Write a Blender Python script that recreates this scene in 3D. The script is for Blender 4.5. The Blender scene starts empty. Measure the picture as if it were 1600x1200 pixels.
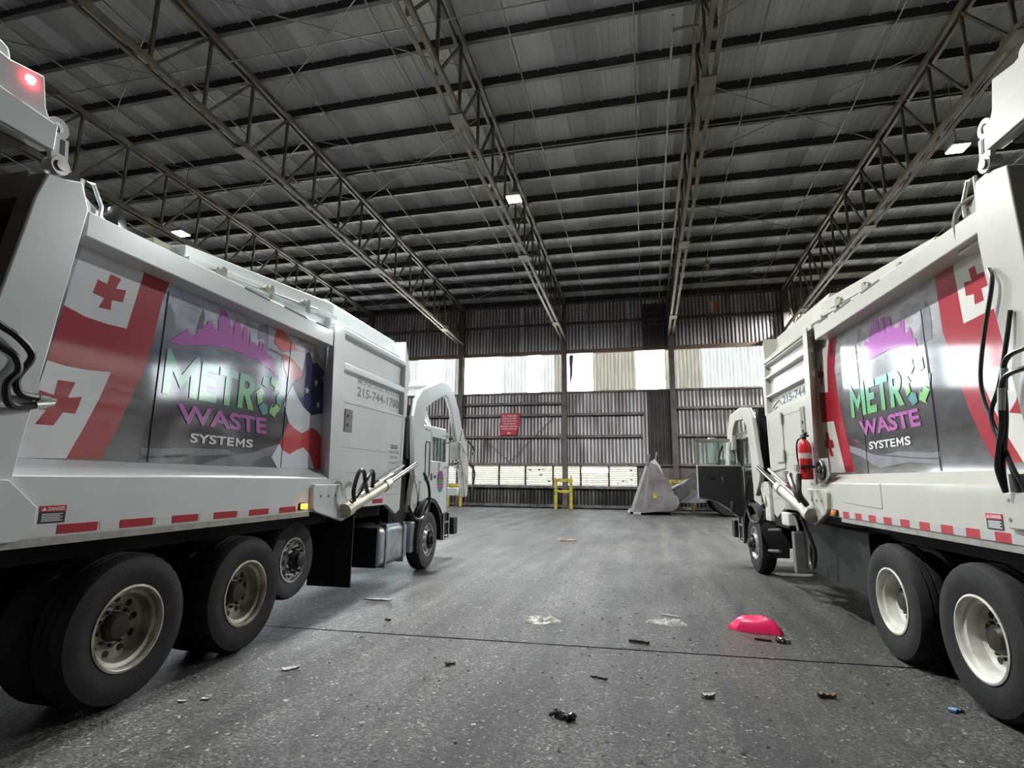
import bpy, bmesh, math, random
from mathutils import Vector, Matrix
random.seed(7)
SC = bpy.context.scene
COL = SC.collection
pi = math.pi

# ------------------------------------------------------------------ camera, sky, exposure
def setup():
    f, pitch, yaw, roll = 855.04, .1730, -.2352, .0103
    cy, sy, cp, sp = math.cos(yaw), math.sin(yaw), math.cos(pitch), math.sin(pitch)
    fw = Vector((sy*cp, cy*cp, sp)); rt = Vector((cy, -sy, 0)); up = rt.cross(fw)
    r2 = rt*math.cos(roll) + up*math.sin(roll); u2 = -rt*math.sin(roll) + up*math.cos(roll)
    cam = bpy.data.cameras.new('camera'); ob = bpy.data.objects.new('camera', cam); COL.objects.link(ob)
    m = Matrix((r2, u2, -fw)).transposed().to_4x4(); m.translation = (0, 0, 1.65)
    ob.matrix_world = m
    cam.sensor_fit = 'HORIZONTAL'; cam.sensor_width = 36; cam.lens = 36*f/1600
    cam.clip_end = 500
    SC.camera = ob
    w = bpy.data.worlds.new('world'); SC.world = w; w.use_nodes = True
    bg = w.node_tree.nodes['Background']
    bg.inputs[0].default_value = (.86, .94, 1, 1); bg.inputs[1].default_value = SKY
    vs = SC.view_settings
    vs.view_transform = 'Standard'; vs.look = 'None'; vs.gamma = 1; vs.use_curve_mapping = False
    vs.exposure = EXPOSURE
    SC.cycles.max_bounces = 8; SC.cycles.diffuse_bounces = 5; SC.cycles.glossy_bounces = 4
    SC.cycles.transmission_bounces = 6; SC.cycles.transparent_max_bounces = 8
    SC.cycles.sample_clamp_indirect = 6
    SC.cycles.use_denoising = True
    SC.cycles.caustics_reflective = False; SC.cycles.caustics_refractive = False
SKY = 10.0
EXPOSURE = .5
LAMP_W = 1700
setup()
sun = bpy.data.lights.new('sun', 'SUN'); sun.energy = 260; sun.angle = .01; sun.color = (1, .98, .94)
so = bpy.data.objects.new('sun', sun); COL.objects.link(so); so.rotation_euler = (math.radians(42), 0, math.radians(-18))

def portal(name, loc, rot, sx, sy):
    l = bpy.data.lights.new(name, 'AREA'); l.shape = 'RECTANGLE'; l.size = sx; l.size_y = sy
    l.cycles.is_portal = True
    o = bpy.data.objects.new(name, l); COL.objects.link(o); o.location = loc; o.rotation_euler = rot
    return o
portal('window_portal', (2, 33.75, 8.2), (-pi/2, 0, 0), 68, 2.6)

# ------------------------------------------------------------------ materials
MATS = {}
def nodes(m):
    m.use_nodes = True
    nt = m.node_tree
    return nt, nt.nodes['Principled BSDF']
def mat(name, col, rough=.5, metal=0, col2=None, scale=3, amt=.5, emit=None, est=0, bump=0, bscale=40, stretch=None, coat=0, spec=None, lo=.4, hi=.65, detail=6):
    if name in MATS: return MATS[name]
    m = bpy.data.materials.new(name); nt, b = nodes(m)
    b.inputs['Base Color'].default_value = (*col, 1); b.inputs['Roughness'].default_value = rough
    b.inputs['Metallic'].default_value = metal
    if coat == 1: b.inputs['Specular IOR Level'].default_value = .12; b.inputs['Coat IOR'].default_value = 1.62
    if coat: b.inputs['Coat Weight'].default_value = coat; b.inputs['Coat Roughness'].default_value = .075
    if spec is not None: b.inputs['Specular IOR Level'].default_value = spec
    N = nt.nodes; Lk = nt.links
    if col2 or bump:
        tc = N.new('ShaderNodeTexCoord'); mp = N.new('ShaderNodeMapping')
        Lk.new(tc.outputs['Object'], mp.inputs[0])
        if stretch: mp.inputs['Scale'].default_value = stretch
    if col2:
        nz = N.new('ShaderNodeTexNoise'); nz.inputs['Scale'].default_value = scale; nz.inputs['Detail'].default_value = detail
        Lk.new(mp.outputs[0], nz.inputs['Vector'])
        rp = N.new('ShaderNodeValToRGB'); rp.color_ramp.elements[0].position = lo; rp.color_ramp.elements[1].position = hi
        c2 = [col[i]*(1-amt) + col2[i]*amt for i in range(3)]
        rp.color_ramp.elements[0].color = (*col, 1); rp.color_ramp.elements[1].color = (*c2, 1)
        Lk.new(nz.outputs['Fac'], rp.inputs[0]); Lk.new(rp.outputs[0], b.inputs['Base Color'])
    if bump:
        n2 = N.new('ShaderNodeTexNoise'); n2.inputs['Scale'].default_value = bscale; n2.inputs['Detail'].default_value = 4
        Lk.new(mp.outputs[0], n2.inputs['Vector'])
        bp = N.new('ShaderNodeBump'); bp.inputs['Strength'].default_value = bump; bp.inputs['Distance'].default_value = .02
        Lk.new(n2.outputs['Fac'], bp.inputs['Height']); Lk.new(bp.outputs[0], b.inputs['Normal'])
    if emit:
        b.inputs['Emission Color'].default_value = (*emit, 1); b.inputs['Emission Strength'].default_value = est
    MATS[name] = m
    return m

WHITE = mat('white_paint', (.74, .775, .79), .28, col2=(.62, .64, .62), scale=1.6, amt=.6, coat=.3, lo=.45, hi=.8)
WHITE2 = mat('aged_white_paint', (.52, .512, .462), .32, col2=(.42, .40, .35), scale=2.2, amt=.6, coat=.2, lo=.48, hi=.85)
DIRTYW = mat('dirty_white_paint', (.62, .61, .57), .45, col2=(.22, .19, .15), scale=6, amt=.8, lo=.5, hi=.7)
BLACKP = mat('black_plastic', (.012, .012, .013), .5)
RUBBER = mat('tyre_rubber', (.006, .006, .006), .75, col2=(.015, .0145, .014), scale=9, amt=.8, bump=.15, bscale=60)
DARKM = mat('dark_chassis', (.0035, .0033, .0033), .75, col2=(.007, .0065, .006), scale=5)
TYREDUST = mat('tyre_dusty', (.07, .07, .072), .8, col2=(.03, .03, .03), scale=7, amt=.8)
RIMW = mat('rim_dusty_steel', (.62, .58, .52), .42, .35, col2=(.22, .18, .14), scale=5, amt=.9)
RIMWHITE = mat('rim_white_paint', (.72, .71, .66), .4, 0, col2=(.35, .31, .25), scale=5, amt=.8)
ALLOY = mat('polished_alloy', (.72, .72, .72), .25, .85, col2=(.4, .38, .36), scale=12, amt=.6)
CHROME = mat('chrome', (.82, .82, .82), .14, 1)
HUBD = mat('hub_grease', (.03, .026, .024), .5, .3)
HOSE = mat('hose_rubber', (.012, .012, .012), .35)
STEEL = mat('worn_steel', (.40, .39, .38), .42, .6, col2=(.18, .15, .13), scale=6, amt=.8)
ALU = mat('aluminium_tank', (.50, .55, .62), .35, .7, col2=(.30, .30, .32), scale=4, amt=.8)
RED = mat('flag_red', (.40, .018, .035), .38, coat=1)
REDTAPE = mat('reflector_red', (.50, .02, .03), .35, col2=(.35, .02, .03), scale=30, amt=.7)
GREYTAPE = mat('reflector_silver', (.45, .46, .46), .35)
FLAGW = mat('flag_white', (.82, .83, .86), .38, col2=(.70, .71, .75), scale=2, amt=.7, coat=1)
FLAGW2 = mat('flag_white_soft', (.72, .75, .82), .38, coat=1)
NAVY = mat('flag_navy', (.035, .04, .13), .38, coat=1)
EAGLE = mat('eagle_tan', (.42, .36, .30), .3, col2=(.16, .12, .10), scale=9, amt=.9, coat=.2)
PURPLE = mat('logo_purple', (.50, .13, .50), .38, coat=1)
PURPLE2 = mat('logo_magenta', (.48, .12, .42), .38, coat=1)
PALE = mat('logo_white', (.78, .78, .78), .38, coat=1)
INK = mat('ink_dark', (.02, .02, .022), .4)
INKF = mat('ink_faded', (.30, .31, .32), .35)
ARTG = mat('art_grey', (.27, .28, .31), .38, coat=1, col2=(.16, .16, .18), scale=8)
ARTD = mat('art_dark_grey', (.12, .12, .14), .38, coat=1)
AMBERON = mat('amber_lamp_lit', (.9, .35, .02), .3, emit=(1, .42, .03), est=3.5)
AMBER = mat('amber_lamp', (.65, .22, .03), .25)
REDON = mat('red_lamp_lit', (.9, .02, .02), .3, emit=(1, .04, .06), est=30)
EXTRED = mat('extinguisher_red', (.55, .02, .02), .3, coat=.3)
YELLOW = mat('safety_yellow', (.55, .47, .03), .45, col2=(.20, .16, .06), scale=7, amt=.9)
PINK = mat('pink_plastic', (.80, .015, .12), .35)
CLEARP = mat('cloudy_plastic', (.34, .335, .27), .3, col2=(.14, .135, .11), scale=14, amt=.9)
WHITEP = mat('dirty_paper', (.36, .35, .32), .7, col2=(.10, .095, .085), scale=22, amt=.9)
BLACKBAG = mat('black_bag_plastic', (.012, .012, .014), .22)
WOOD = mat('dark_wet_wood', (.035, .028, .022), .6)
TAN = mat('cardboard_tan', (.13, .095, .06), .8, col2=(.03, .025, .02), scale=30, amt=.9)
BLUEB = mat('blue_plastic', (.05, .16, .32), .4)
ORANGE = mat('orange_plastic', (.75, .22, .02), .5)
TRUSS = mat('truss_steel', (.125, .108, .078), .55, .1, col2=(.06, .053, .042), scale=3, amt=.8)
PURLIN = mat('purlin_steel', (.030, .025, .025), .6, col2=(.05, .042, .04), scale=2)
PIPE = mat('pipe_steel', (.22, .21, .20), .5, .3)
GIRT = mat('girt_steel', (.20, .18, .175), .5, .2, col2=(.09, .075, .07), scale=3, amt=.9)
COLUMN = mat('column_steel', (.145, .12, .115), .55, .1, col2=(.08, .06, .055), scale=2, amt=.8)
SIGNRED = mat('sign_red', (.58, .02, .05), .4)
GLASSM = None

def deck_mat():
    m = bpy.data.materials.new('galvanised_deck'); nt, b = nodes(m); N, Lk = nt.nodes, nt.links
    b.inputs['Metallic'].default_value = .0; b.inputs['Roughness'].default_value = .5
    g = N.new('ShaderNodeNewGeometry'); mp = N.new('ShaderNodeMapping'); mp.inputs['Scale'].default_value = (1, .35, 1)
    Lk.new(g.outputs['Position'], mp.inputs[0])
    nz = N.new('ShaderNodeTexNoise'); nz.inputs['Scale'].default_value = .55; nz.inputs['Detail'].default_value = 5
    Lk.new(mp.outputs[0], nz.inputs['Vector'])
    rp = N.new('ShaderNodeValToRGB')
    rp.color_ramp.elements[0].position = .3; rp.color_ramp.elements[1].position = .68
    rp.color_ramp.elements[0].color = (.58, .59, .61, 1); rp.color_ramp.elements[1].color = (.84, .85, .84, 1)
    Lk.new(nz.outputs['Fac'], rp.inputs[0])
    oi = N.new('ShaderNodeObjectInfo'); mr = N.new('ShaderNodeMapRange'); mr.inputs[3].default_value = .66; mr.inputs[4].default_value = 1.1
    Lk.new(oi.outputs['Random'], mr.inputs[0])
    mx = N.new('ShaderNodeMix'); mx.data_type = 'RGBA'; mx.blend_type = 'MULTIPLY'; mx.inputs[0].default_value = 1
    Lk.new(rp.outputs[0], mx.inputs[6]); Lk.new(mr.outputs[0], mx.inputs[7]); Lk.new(mx.outputs[2], b.inputs['Base Color'])
    return m
DECK = deck_mat()

def wall_mat(name, ca, cb, sc=.35, lo=.38, hi=.62, streak=(.8, 1, .12), rough=.45, metal=.25):
    m = bpy.data.materials.new(name); nt, b = nodes(m); N, Lk = nt.nodes, nt.links
    b.inputs['Metallic'].default_value = metal; b.inputs['Roughness'].default_value = rough
    g = N.new('ShaderNodeNewGeometry'); mp = N.new('ShaderNodeMapping'); mp.inputs['Scale'].default_value = (1, 1, .6)
    Lk.new(g.outputs['Position'], mp.inputs[0])
    nz = N.new('ShaderNodeTexNoise'); nz.inputs['Scale'].default_value = sc; nz.inputs['Detail'].default_value = 5
    Lk.new(mp.outputs[0], nz.inputs['Vector'])
    m2 = N.new('ShaderNodeMapping'); m2.inputs['Scale'].default_value = streak
    Lk.new(g.outputs['Position'], m2.inputs[0])
    n2 = N.new('ShaderNodeTexNoise'); n2.inputs['Scale'].default_value = 3; n2.inputs['Detail'].default_value = 4
    Lk.new(m2.outputs[0], n2.inputs['Vector'])
    mx = N.new('ShaderNodeMath'); mx.operation = 'MULTIPLY_ADD'; mx.inputs[1].default_value = .5
    Lk.new(n2.outputs['Fac'], mx.inputs[0])
    hf = N.new('ShaderNodeMath'); hf.operation = 'MULTIPLY'; hf.inputs[1].default_value = .5
    Lk.new(nz.outputs['Fac'], hf.inputs[0]); Lk.new(hf.outputs[0], mx.inputs[2])
    rp = N.new('ShaderNodeValToRGB'); rp.color_ramp.elements[0].position = lo; rp.color_ramp.elements[1].position = hi
    rp.color_ramp.elements[0].color = (*ca, 1); rp.color_ramp.elements[1].color = (*cb, 1)
    Lk.new(mx.outputs[0], rp.inputs[0])
    # colour gets darker from the crowns to the valleys of the corrugation
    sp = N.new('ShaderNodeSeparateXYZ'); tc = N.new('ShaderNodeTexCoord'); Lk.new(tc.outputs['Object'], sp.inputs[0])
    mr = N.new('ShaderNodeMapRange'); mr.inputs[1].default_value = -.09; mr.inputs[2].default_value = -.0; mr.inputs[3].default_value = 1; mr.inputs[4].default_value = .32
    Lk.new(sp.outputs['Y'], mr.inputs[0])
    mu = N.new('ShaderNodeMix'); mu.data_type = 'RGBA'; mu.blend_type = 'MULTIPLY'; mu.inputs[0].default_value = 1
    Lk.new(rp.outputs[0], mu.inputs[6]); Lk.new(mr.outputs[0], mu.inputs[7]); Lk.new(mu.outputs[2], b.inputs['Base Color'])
    return m
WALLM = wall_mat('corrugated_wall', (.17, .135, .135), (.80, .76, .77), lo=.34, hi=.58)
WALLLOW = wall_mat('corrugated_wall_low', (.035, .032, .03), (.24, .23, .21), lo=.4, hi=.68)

def fibre_mat(name, col, transp, valley=True):
    m = bpy.data.materials.new(name); m.use_nodes = True; nt = m.node_tree; N, Lk = nt.nodes, nt.links
    N.clear()
    out = N.new('ShaderNodeOutputMaterial'); tr = N.new('ShaderNodeBsdfTranslucent'); di = N.new('ShaderNodeBsdfDiffuse')
    tp = N.new('ShaderNodeBsdfTransparent'); m1 = N.new('ShaderNodeMixShader'); m2 = N.new('ShaderNodeMixShader')
    g = N.new('ShaderNodeNewGeometry'); mp = N.new('ShaderNodeMapping'); mp.inputs['Scale'].default_value = (6, 1, .8)
    nz = N.new('ShaderNodeTexNoise'); nz.inputs['Scale'].default_value = 1.2; nz.inputs['Detail'].default_value = 4
    Lk.new(g.outputs['Position'], mp.inputs[0]); Lk.new(mp.outputs[0], nz.inputs['Vector'])
    rp = N.new('ShaderNodeValToRGB'); rp.color_ramp.elements[0].position = .35; rp.color_ramp.elements[1].position = .6
    rp.color_ramp.elements[0].color = (*[c*.55 for c in col], 1); rp.color_ramp.elements[1].color = (*col, 1)
    Lk.new(nz.outputs['Fac'], rp.inputs[0])
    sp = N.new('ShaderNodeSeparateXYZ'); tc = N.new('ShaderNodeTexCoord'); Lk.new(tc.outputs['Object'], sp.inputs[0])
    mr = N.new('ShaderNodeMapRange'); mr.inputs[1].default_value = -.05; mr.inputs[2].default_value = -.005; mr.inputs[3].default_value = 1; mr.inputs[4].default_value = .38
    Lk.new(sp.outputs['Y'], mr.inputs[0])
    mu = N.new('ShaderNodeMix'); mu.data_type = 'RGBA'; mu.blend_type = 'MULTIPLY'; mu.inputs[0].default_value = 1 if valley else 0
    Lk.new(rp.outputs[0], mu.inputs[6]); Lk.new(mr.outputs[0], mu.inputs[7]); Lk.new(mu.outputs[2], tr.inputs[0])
    di.inputs[0].default_value = (.4, .38, .34, 1)
    m1.inputs[0].default_value = .25; Lk.new(tr.outputs[0], m1.inputs[1]); Lk.new(di.outputs[0], m1.inputs[2])
    m2.inputs[0].default_value = transp; Lk.new(m1.outputs[0], m2.inputs[1]); Lk.new(tp.outputs[0], m2.inputs[2])
    Lk.new(m2.outputs[0], out.inputs[0])
    return m
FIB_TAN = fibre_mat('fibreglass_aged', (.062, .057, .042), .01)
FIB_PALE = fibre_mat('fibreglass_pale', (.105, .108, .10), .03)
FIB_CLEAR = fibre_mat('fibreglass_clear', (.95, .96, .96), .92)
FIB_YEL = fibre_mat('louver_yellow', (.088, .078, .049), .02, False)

def glass_mat(name, col, rough=.02, transp=.75):
    m = bpy.data.materials.new(name); m.use_nodes = True; nt = m.node_tree; N, Lk = nt.nodes, nt.links
    N.clear()
    out = N.new('ShaderNodeOutputMaterial'); tp = N.new('ShaderNodeBsdfTransparent'); gl = N.new('ShaderNodeBsdfGlossy')
    tp.inputs[0].default_value = (*col, 1); gl.inputs['Roughness'].default_value = rough; gl.inputs[0].default_value = (.8, .9, .9, 1)
    mx = N.new('ShaderNodeMixShader'); mx.inputs[0].default_value = 1-transp
    Lk.new(tp.outputs[0], mx.inputs[1]); Lk.new(gl.outputs[0], mx.inputs[2]); Lk.new(mx.outputs[0], out.inputs[0])
    return m
GLASS = glass_mat('cab_glass', (.90, .96, .95), .02, .88)

def floor_mat():
    m = bpy.data.materials.new('worn_asphalt'); nt, b = nodes(m); N, Lk = nt.nodes, nt.links
    g = N.new('ShaderNodeNewGeometry')
    def noise(scale, detail, st=(1, 1, 1), rough=.6):
        mp = N.new('ShaderNodeMapping'); mp.inputs['Scale'].default_value = st
        Lk.new(g.outputs['Position'], mp.inputs[0])
        n = N.new('ShaderNodeTexNoise'); n.inputs['Scale'].default_value = scale; n.inputs['Detail'].default_value = detail
        n.inputs['Roughness'].default_value = rough
        Lk.new(mp.outputs[0], n.inputs['Vector']); return n.outputs['Fac']
    def ramp(fac, a, bb, ca, cb):
        r = N.new('ShaderNodeValToRGB'); r.color_ramp.elements[0].position = a; r.color_ramp.elements[1].position = bb
        r.color_ramp.elements[0].color = (*ca, 1); r.color_ramp.elements[1].color = (*cb, 1)
        Lk.new(fac, r.inputs[0]); return r.outputs[0]
    def mixc(fac, a, bb, mode='MIX'):
        x = N.new('ShaderNodeMix'); x.data_type = 'RGBA'; x.blend_type = mode
        if isinstance(fac, float): x.inputs[0].default_value = fac
        else: Lk.new(fac, x.inputs[0])
        for i, v in ((6, a), (7, bb)):
            if isinstance(v, tuple): x.inputs[i].default_value = (*v, 1)
            else: Lk.new(v, x.inputs[i])
        return x.outputs[2]
    streak = ramp(noise(1.1, 4, (2.2, .16, 1)), .36, .66, (.024, .0232, .022), (.092, .089, .084))
    patch = ramp(noise(.5, 4), .35, .7, (.55, .55, .55), (1.25, 1.25, 1.25))
    base = mixc(1.0, streak, patch, 'MULTIPLY')
    vor = N.new('ShaderNodeTexVoronoi'); vor.inputs['Scale'].default_value = 62
    Lk.new(g.outputs['Position'], vor.inputs['Vector'])
    vs = N.new('ShaderNodeSeparateColor'); Lk.new(vor.outputs['Color'], vs.inputs[0])
    stone = ramp(vs.outputs[0], .2, .95, (.22, .22, .21), (2.1, 2.08, 2.0))
    base = mixc(.85, base, stone, 'MULTIPLY')
    grit = ramp(noise(34, 4, rough=.75), .42, .62, (.38, .38, .38), (1.75, 1.75, 1.7))
    base = mixc(.85, base, grit, 'MULTIPLY')
    spk = ramp(vs.outputs[1], .93, .97, (0, 0, 0), (1, 1, 1))
    spk2 = mixc(1.0, spk, ramp(noise(9, 3), .45, .6, (0, 0, 0), (1, 1, 1)), 'MULTIPLY')
    base = mixc(spk2, base, (.40, .39, .36))
    Lk.new(base, b.inputs['Base Color'])
    ro = ramp(noise(.8, 4, (1.5, .3, 1)), .3, .7, (.30, .30, .30), (.58, .58, .58))
    Lk.new(ro, b.inputs['Roughness'])
    b.inputs['Specular IOR Level'].default_value = .6
    bp = N.new('ShaderNodeBump'); bp.inputs['Strength'].default_value = .8; bp.inputs['Distance'].default_value = .02
    Lk.new(noise(40, 5, rough=.75), bp.inputs['Height'])
    b2 = N.new('ShaderNodeBump'); b2.inputs['Strength'].default_value = .4; b2.inputs['Distance'].default_value = .05
    Lk.new(noise(5, 5), b2.inputs['Height']); Lk.new(b2.outputs[0], bp.inputs['Normal'])
    Lk.new(bp.outputs[0], b.inputs['Normal'])
    return m
FLOORM = floor_mat()

def zgrad(name, stops, noise_amt=.3, rough=.38, nscale=(.6, 1.2, 3), bumpy=True):
    """printed vinyl whose ink runs through stops [(z, colour)] up the panel"""
    m = bpy.data.materials.new(name); nt, b = nodes(m); N, Lk = nt.nodes, nt.links
    tc = N.new('ShaderNodeTexCoord'); sp = N.new('ShaderNodeSeparateXYZ'); Lk.new(tc.outputs['Object'], sp.inputs[0])
    z0, z1 = stops[0][0], stops[-1][0]
    mr = N.new('ShaderNodeMapRange'); mr.inputs[1].default_value = z0; mr.inputs[2].default_value = z1
    Lk.new(sp.outputs['Z'], mr.inputs[0])
    rp = N.new('ShaderNodeValToRGB')
    els = rp.color_ramp.elements
    while len(els) < len(stops): els.new(.5)
    for e, (z, c) in zip(els, stops): e.position = (z-z0)/(z1-z0); e.color = (*c, 1)
    Lk.new(mr.outputs[0], rp.inputs[0])
    mp = N.new('ShaderNodeMapping'); mp.inputs['Scale'].default_value = nscale; Lk.new(tc.outputs['Object'], mp.inputs[0])
    nz = N.new('ShaderNodeTexNoise'); nz.inputs['Scale'].default_value = 4; nz.inputs['Detail'].default_value = 6
    Lk.new(mp.outputs[0], nz.inputs['Vector'])
    r2 = N.new('ShaderNodeValToRGB'); r2.color_ramp.elements[0].position = .3; r2.color_ramp.elements[1].position = .7
    r2.color_ramp.elements[0].color = (1-noise_amt,)*3+(1,); r2.color_ramp.elements[1].color = (1+noise_amt,)*3+(1,)
    Lk.new(nz.outputs['Fac'], r2.inputs[0])
    mx = N.new('ShaderNodeMix'); mx.data_type = 'RGBA'; mx.blend_type = 'MULTIPLY'; mx.inputs[0].default_value = 1
    Lk.new(rp.outputs[0], mx.inputs[6]); Lk.new(r2.outputs[0], mx.inputs[7]); Lk.new(mx.outputs[2], b.inputs['Base Color'])
    b.inputs['Roughness'].default_value = rough; b.inputs['Specular IOR Level'].default_value = .12; b.inputs['Coat IOR'].default_value = 1.62; b.inputs['Coat Weight'].default_value = 1; b.inputs['Coat Roughness'].default_value = .075
    if bumpy:
        m3 = N.new('ShaderNodeMapping'); m3.inputs['Scale'].default_value = (1, .5, 14); Lk.new(tc.outputs['Object'], m3.inputs[0])
        n3 = N.new('ShaderNodeTexNoise'); n3.inputs['Scale'].default_value = 3.5; n3.inputs['Detail'].default_value = 3; Lk.new(m3.outputs[0], n3.inputs['Vector'])
        bp = N.new('ShaderNodeBump'); bp.inputs['Strength'].default_value = .03; bp.inputs['Distance'].default_value = .006
        Lk.new(n3.outputs['Fac'], bp.inputs['Height']); Lk.new(bp.outputs[0], b.inputs['Normal'])
    return m
DECAL_L = zgrad('mural_print', [(1.7, (.17, .17, .18)), (1.92, (.10, .10, .11)), (2.05, (.022, .022, .027)), (2.45, (.04, .042, .06)), (2.68, (.09, .10, .14)), (2.85, (.22, .23, .29)), (3.0, (.44, .46, .55)), (3.4, (.50, .52, .62))])
DECAL_R = zgrad('mural_print_grey', [(1.7, (.18, .17, .17)), (1.95, (.10, .10, .10)), (2.1, (.032, .03, .03)), (2.5, (.05, .048, .05)), (2.72, (.11, .11, .11)), (2.9, (.30, .30, .305)), (3.05, (.42, .42, .43)), (3.4, (.47, .47, .48))])
GREEN = zgrad('logo_green', [(2.3, (.22, .60, .18)), (2.5, (.20, .56, .26)), (2.75, (.16, .42, .40))], .08, .2)
GREEN2 = mat('logo_light_green', (.26, .62, .20), .38, coat=1)
TEAL = mat('logo_teal', (.10, .33, .30), .38, coat=1)

# ------------------------------------------------------------------ mesh helpers
class B:
    """collects shapes given in (u, s, z); built as ONE mesh"""
    def __init__(self): self.v = []; self.f = []
    def add(self, vs, fs):
        k = len(self.v); self.v += [tuple(v) for v in vs]; self.f += [tuple(i+k for i in f) for f in fs]; return self
    def box(self, a, b):
        (x0, y0, z0), (x1, y1, z1) = a, b
        return self.add([(x0,y0,z0),(x1,y0,z0),(x1,y1,z0),(x0,y1,z0),(x0,y0,z1),(x1,y0,z1),(x1,y1,z1),(x0,y1,z1)],
                        [(0,3,2,1),(4,5,6,7),(0,1,5,4),(1,2,6,5),(2,3,7,6),(3,0,4,7)])
    def prism(self, poly, a, b, ax=0):
        """ax 0: poly (s,z) along u; 1: poly (u,z) along s; 2: poly (u,s) along z"""
        n = len(poly)
        def p(q, t): return (t, q[0], q[1]) if ax == 0 else (q[0], t, q[1]) if ax == 1 else (q[0], q[1], t)
        vs = [p(q, a) for q in poly] + [p(q, b) for q in poly]
        fs = [tuple(range(n)), tuple(range(2*n-1, n-1, -1))] + [(i, n+i, n+(i+1) % n, (i+1) % n) for i in range(n)]
        return self.add(vs, fs)
    def flat(self, poly, u):
        return self.add([(u, s, z) for s, z in poly], [tuple(range(len(poly)))])
    def bar(self, p, q, w, h=None, up=(0, 0, 1)):
        h = h or w; p, q = Vector(p), Vector(q); d = (q-p).normalized(); upv = Vector(up)
        if abs(d.dot(upv)) > .97: upv = Vector((0, 1, 0))
        a = d.cross(upv).normalized()*w/2; b = a.cross(d).normalized()*h/2
        vs = [p-a-b, p+a-b, p+a+b, p-a+b, q-a-b, q+a-b, q+a+b, q-a+b]
        return self.add(vs, [(0,3,2,1),(4,5,6,7),(0,1,5,4),(1,2,6,5),(2,3,7,6),(3,0,4,7)])
    def cyl(self, p, q, r, r2=None, n=14):
        return self.tube([p, q], [r, r if r2 is None else r2], n)
    def tube(self, pts, r, n=8):
        pts = [Vector(p) for p in pts]; m = len(pts)
        rs = r if isinstance(r, (list, tuple)) else [r]*m
        vs = []; ref = None
        for i, p in enumerate(pts):
            d = (pts[min(i+1, m-1)] - pts[max(i-1, 0)]).normalized()
            if ref is None:
                ref = d.cross(Vector((0, 0, 1)) if abs(d.z) < .9 else Vector((1, 0, 0))).normalized()
            else:
                ref = (ref - d*ref.dot(d)).normalized()
            o = d.cross(ref)
            for k in range(n):
                a = 2*pi*k/n; vs.append(p + (ref*math.cos(a) + o*math.sin(a))*rs[i])
        fs = [(i*n+k, i*n+(k+1) % n, (i+1)*n+(k+1) % n, (i+1)*n+k) for i in range(m-1) for k in range(n)]
        fs += [tuple(range(n-1, -1, -1)), tuple(range((m-1)*n, m*n))]
        return self.add(vs, fs)
    def lathe(self, prof, s, z, n=40, wob=None):
        """profile [(r, u)] turned about the axle through (s, z)"""
        vs = []; m = len(prof)
        for k in range(n):
            a = 2*pi*k/n
            for j, (r, u) in enumerate(prof):
                rr = r - (wob[1] if wob and j in wob[0] and k % 2 else 0)
                vs.append((u, s+rr*math.cos(a), z+rr*math.sin(a)))
        fs = [(k*m+j, k*m+j+1, ((k+1) % n)*m+j+1, ((k+1) % n)*m+j) for k in range(n) for j in range(m-1)]
        return self.add(vs, fs)
    def build(self, name, material, parent=None, sgn=1, bevel=0, smooth=True, loc=None, seg=2):
        me = bpy.data.meshes.new(name)
        me.from_pydata([(sgn*x, y, z) for x, y, z in self.v], [], self.f)
        bm = bmesh.new(); bm.from_mesh(me)
        bmesh.ops.recalc_face_normals(bm, faces=bm.faces)
        if bevel:
            es = [e for e in bm.edges if len(e.link_faces) == 2 and e.calc_face_angle(0) > .6]
            bmesh.ops.bevel(bm, geom=es, offset=bevel, segments=seg, affect='EDGES', profile=.5, clamp_overlap=True)
        bm.to_mesh(me); bm.free()
        if smooth:
            for p in me.polygons: p.use_smooth = True
            me.set_sharp_from_angle(angle=math.radians(14 if bevel and seg < 4 else 28))
        me.materials.append(material)
        o = bpy.data.objects.new(name, me); COL.objects.link(o)
        if parent: o.parent = parent
        if loc: o.location = loc
        return o

def pieces(b):
    """the separate pieces of a B, each as a B of its own"""
    par = list(range(len(b.v)))
    def find(i):
        while par[i] != i: par[i] = par[par[i]]; i = par[i]
        return i
    for f in b.f:
        for i in f[1:]: par[find(i)] = find(f[0])
    groups = {}
    for f in b.f: groups.setdefault(find(f[0]), []).append(f)
    out = []
    for fs in groups.values():
        ids = sorted({i for f in fs for i in f}); mp = {i: k for k, i in enumerate(ids)}
        c = B(); c.v = [b.v[i] for i in ids]; c.f = [tuple(mp[i] for i in f) for f in fs]; out.append(c)
    return out
def each(b, name, m, parent, sgn=1, **kw):
    return [c.build(name, m, parent, sgn, **kw) for c in pieces(b)]
def tag(o, label=None, cat=None, group=None, kind=None):
    if label: o['label'] = label
    if cat: o['category'] = cat
    if group: o['group'] = group
    if kind: o['kind'] = kind
    return o
def empty(name, loc=(0, 0, 0), rz=0, parent=None):
    o = bpy.data.objects.new(name, None); COL.objects.link(o); o.location = loc; o.rotation_euler = (0, 0, rz)
    o.empty_display_size = .2
    if parent: o.parent = parent
    return o
def dup(o, parent=None, loc=None, rot=None):
    c = o.copy(); COL.objects.link(c)
    if parent is not None: c.parent = parent
    if loc is not None: c.location = loc
    if rot is not None: c.rotation_euler = rot
    return c
def smoothline(pts, k=6):
    """Catmull-Rom through pts"""
    P = [Vector(p) for p in pts]; out = []
    for i in range(len(P)-1):
        p0, p1, p2, p3 = P[max(i-1, 0)], P[i], P[i+1], P[min(i+2, len(P)-1)]
        for j in range(k):
            t = j/k
            out.append(.5*((2*p1)+(-p0+p2)*t+(2*p0-5*p1+4*p2-p3)*t*t+(-p0+3*p1-3*p2+p3)*t**3))
    out.append(P[-1]); return out
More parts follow.
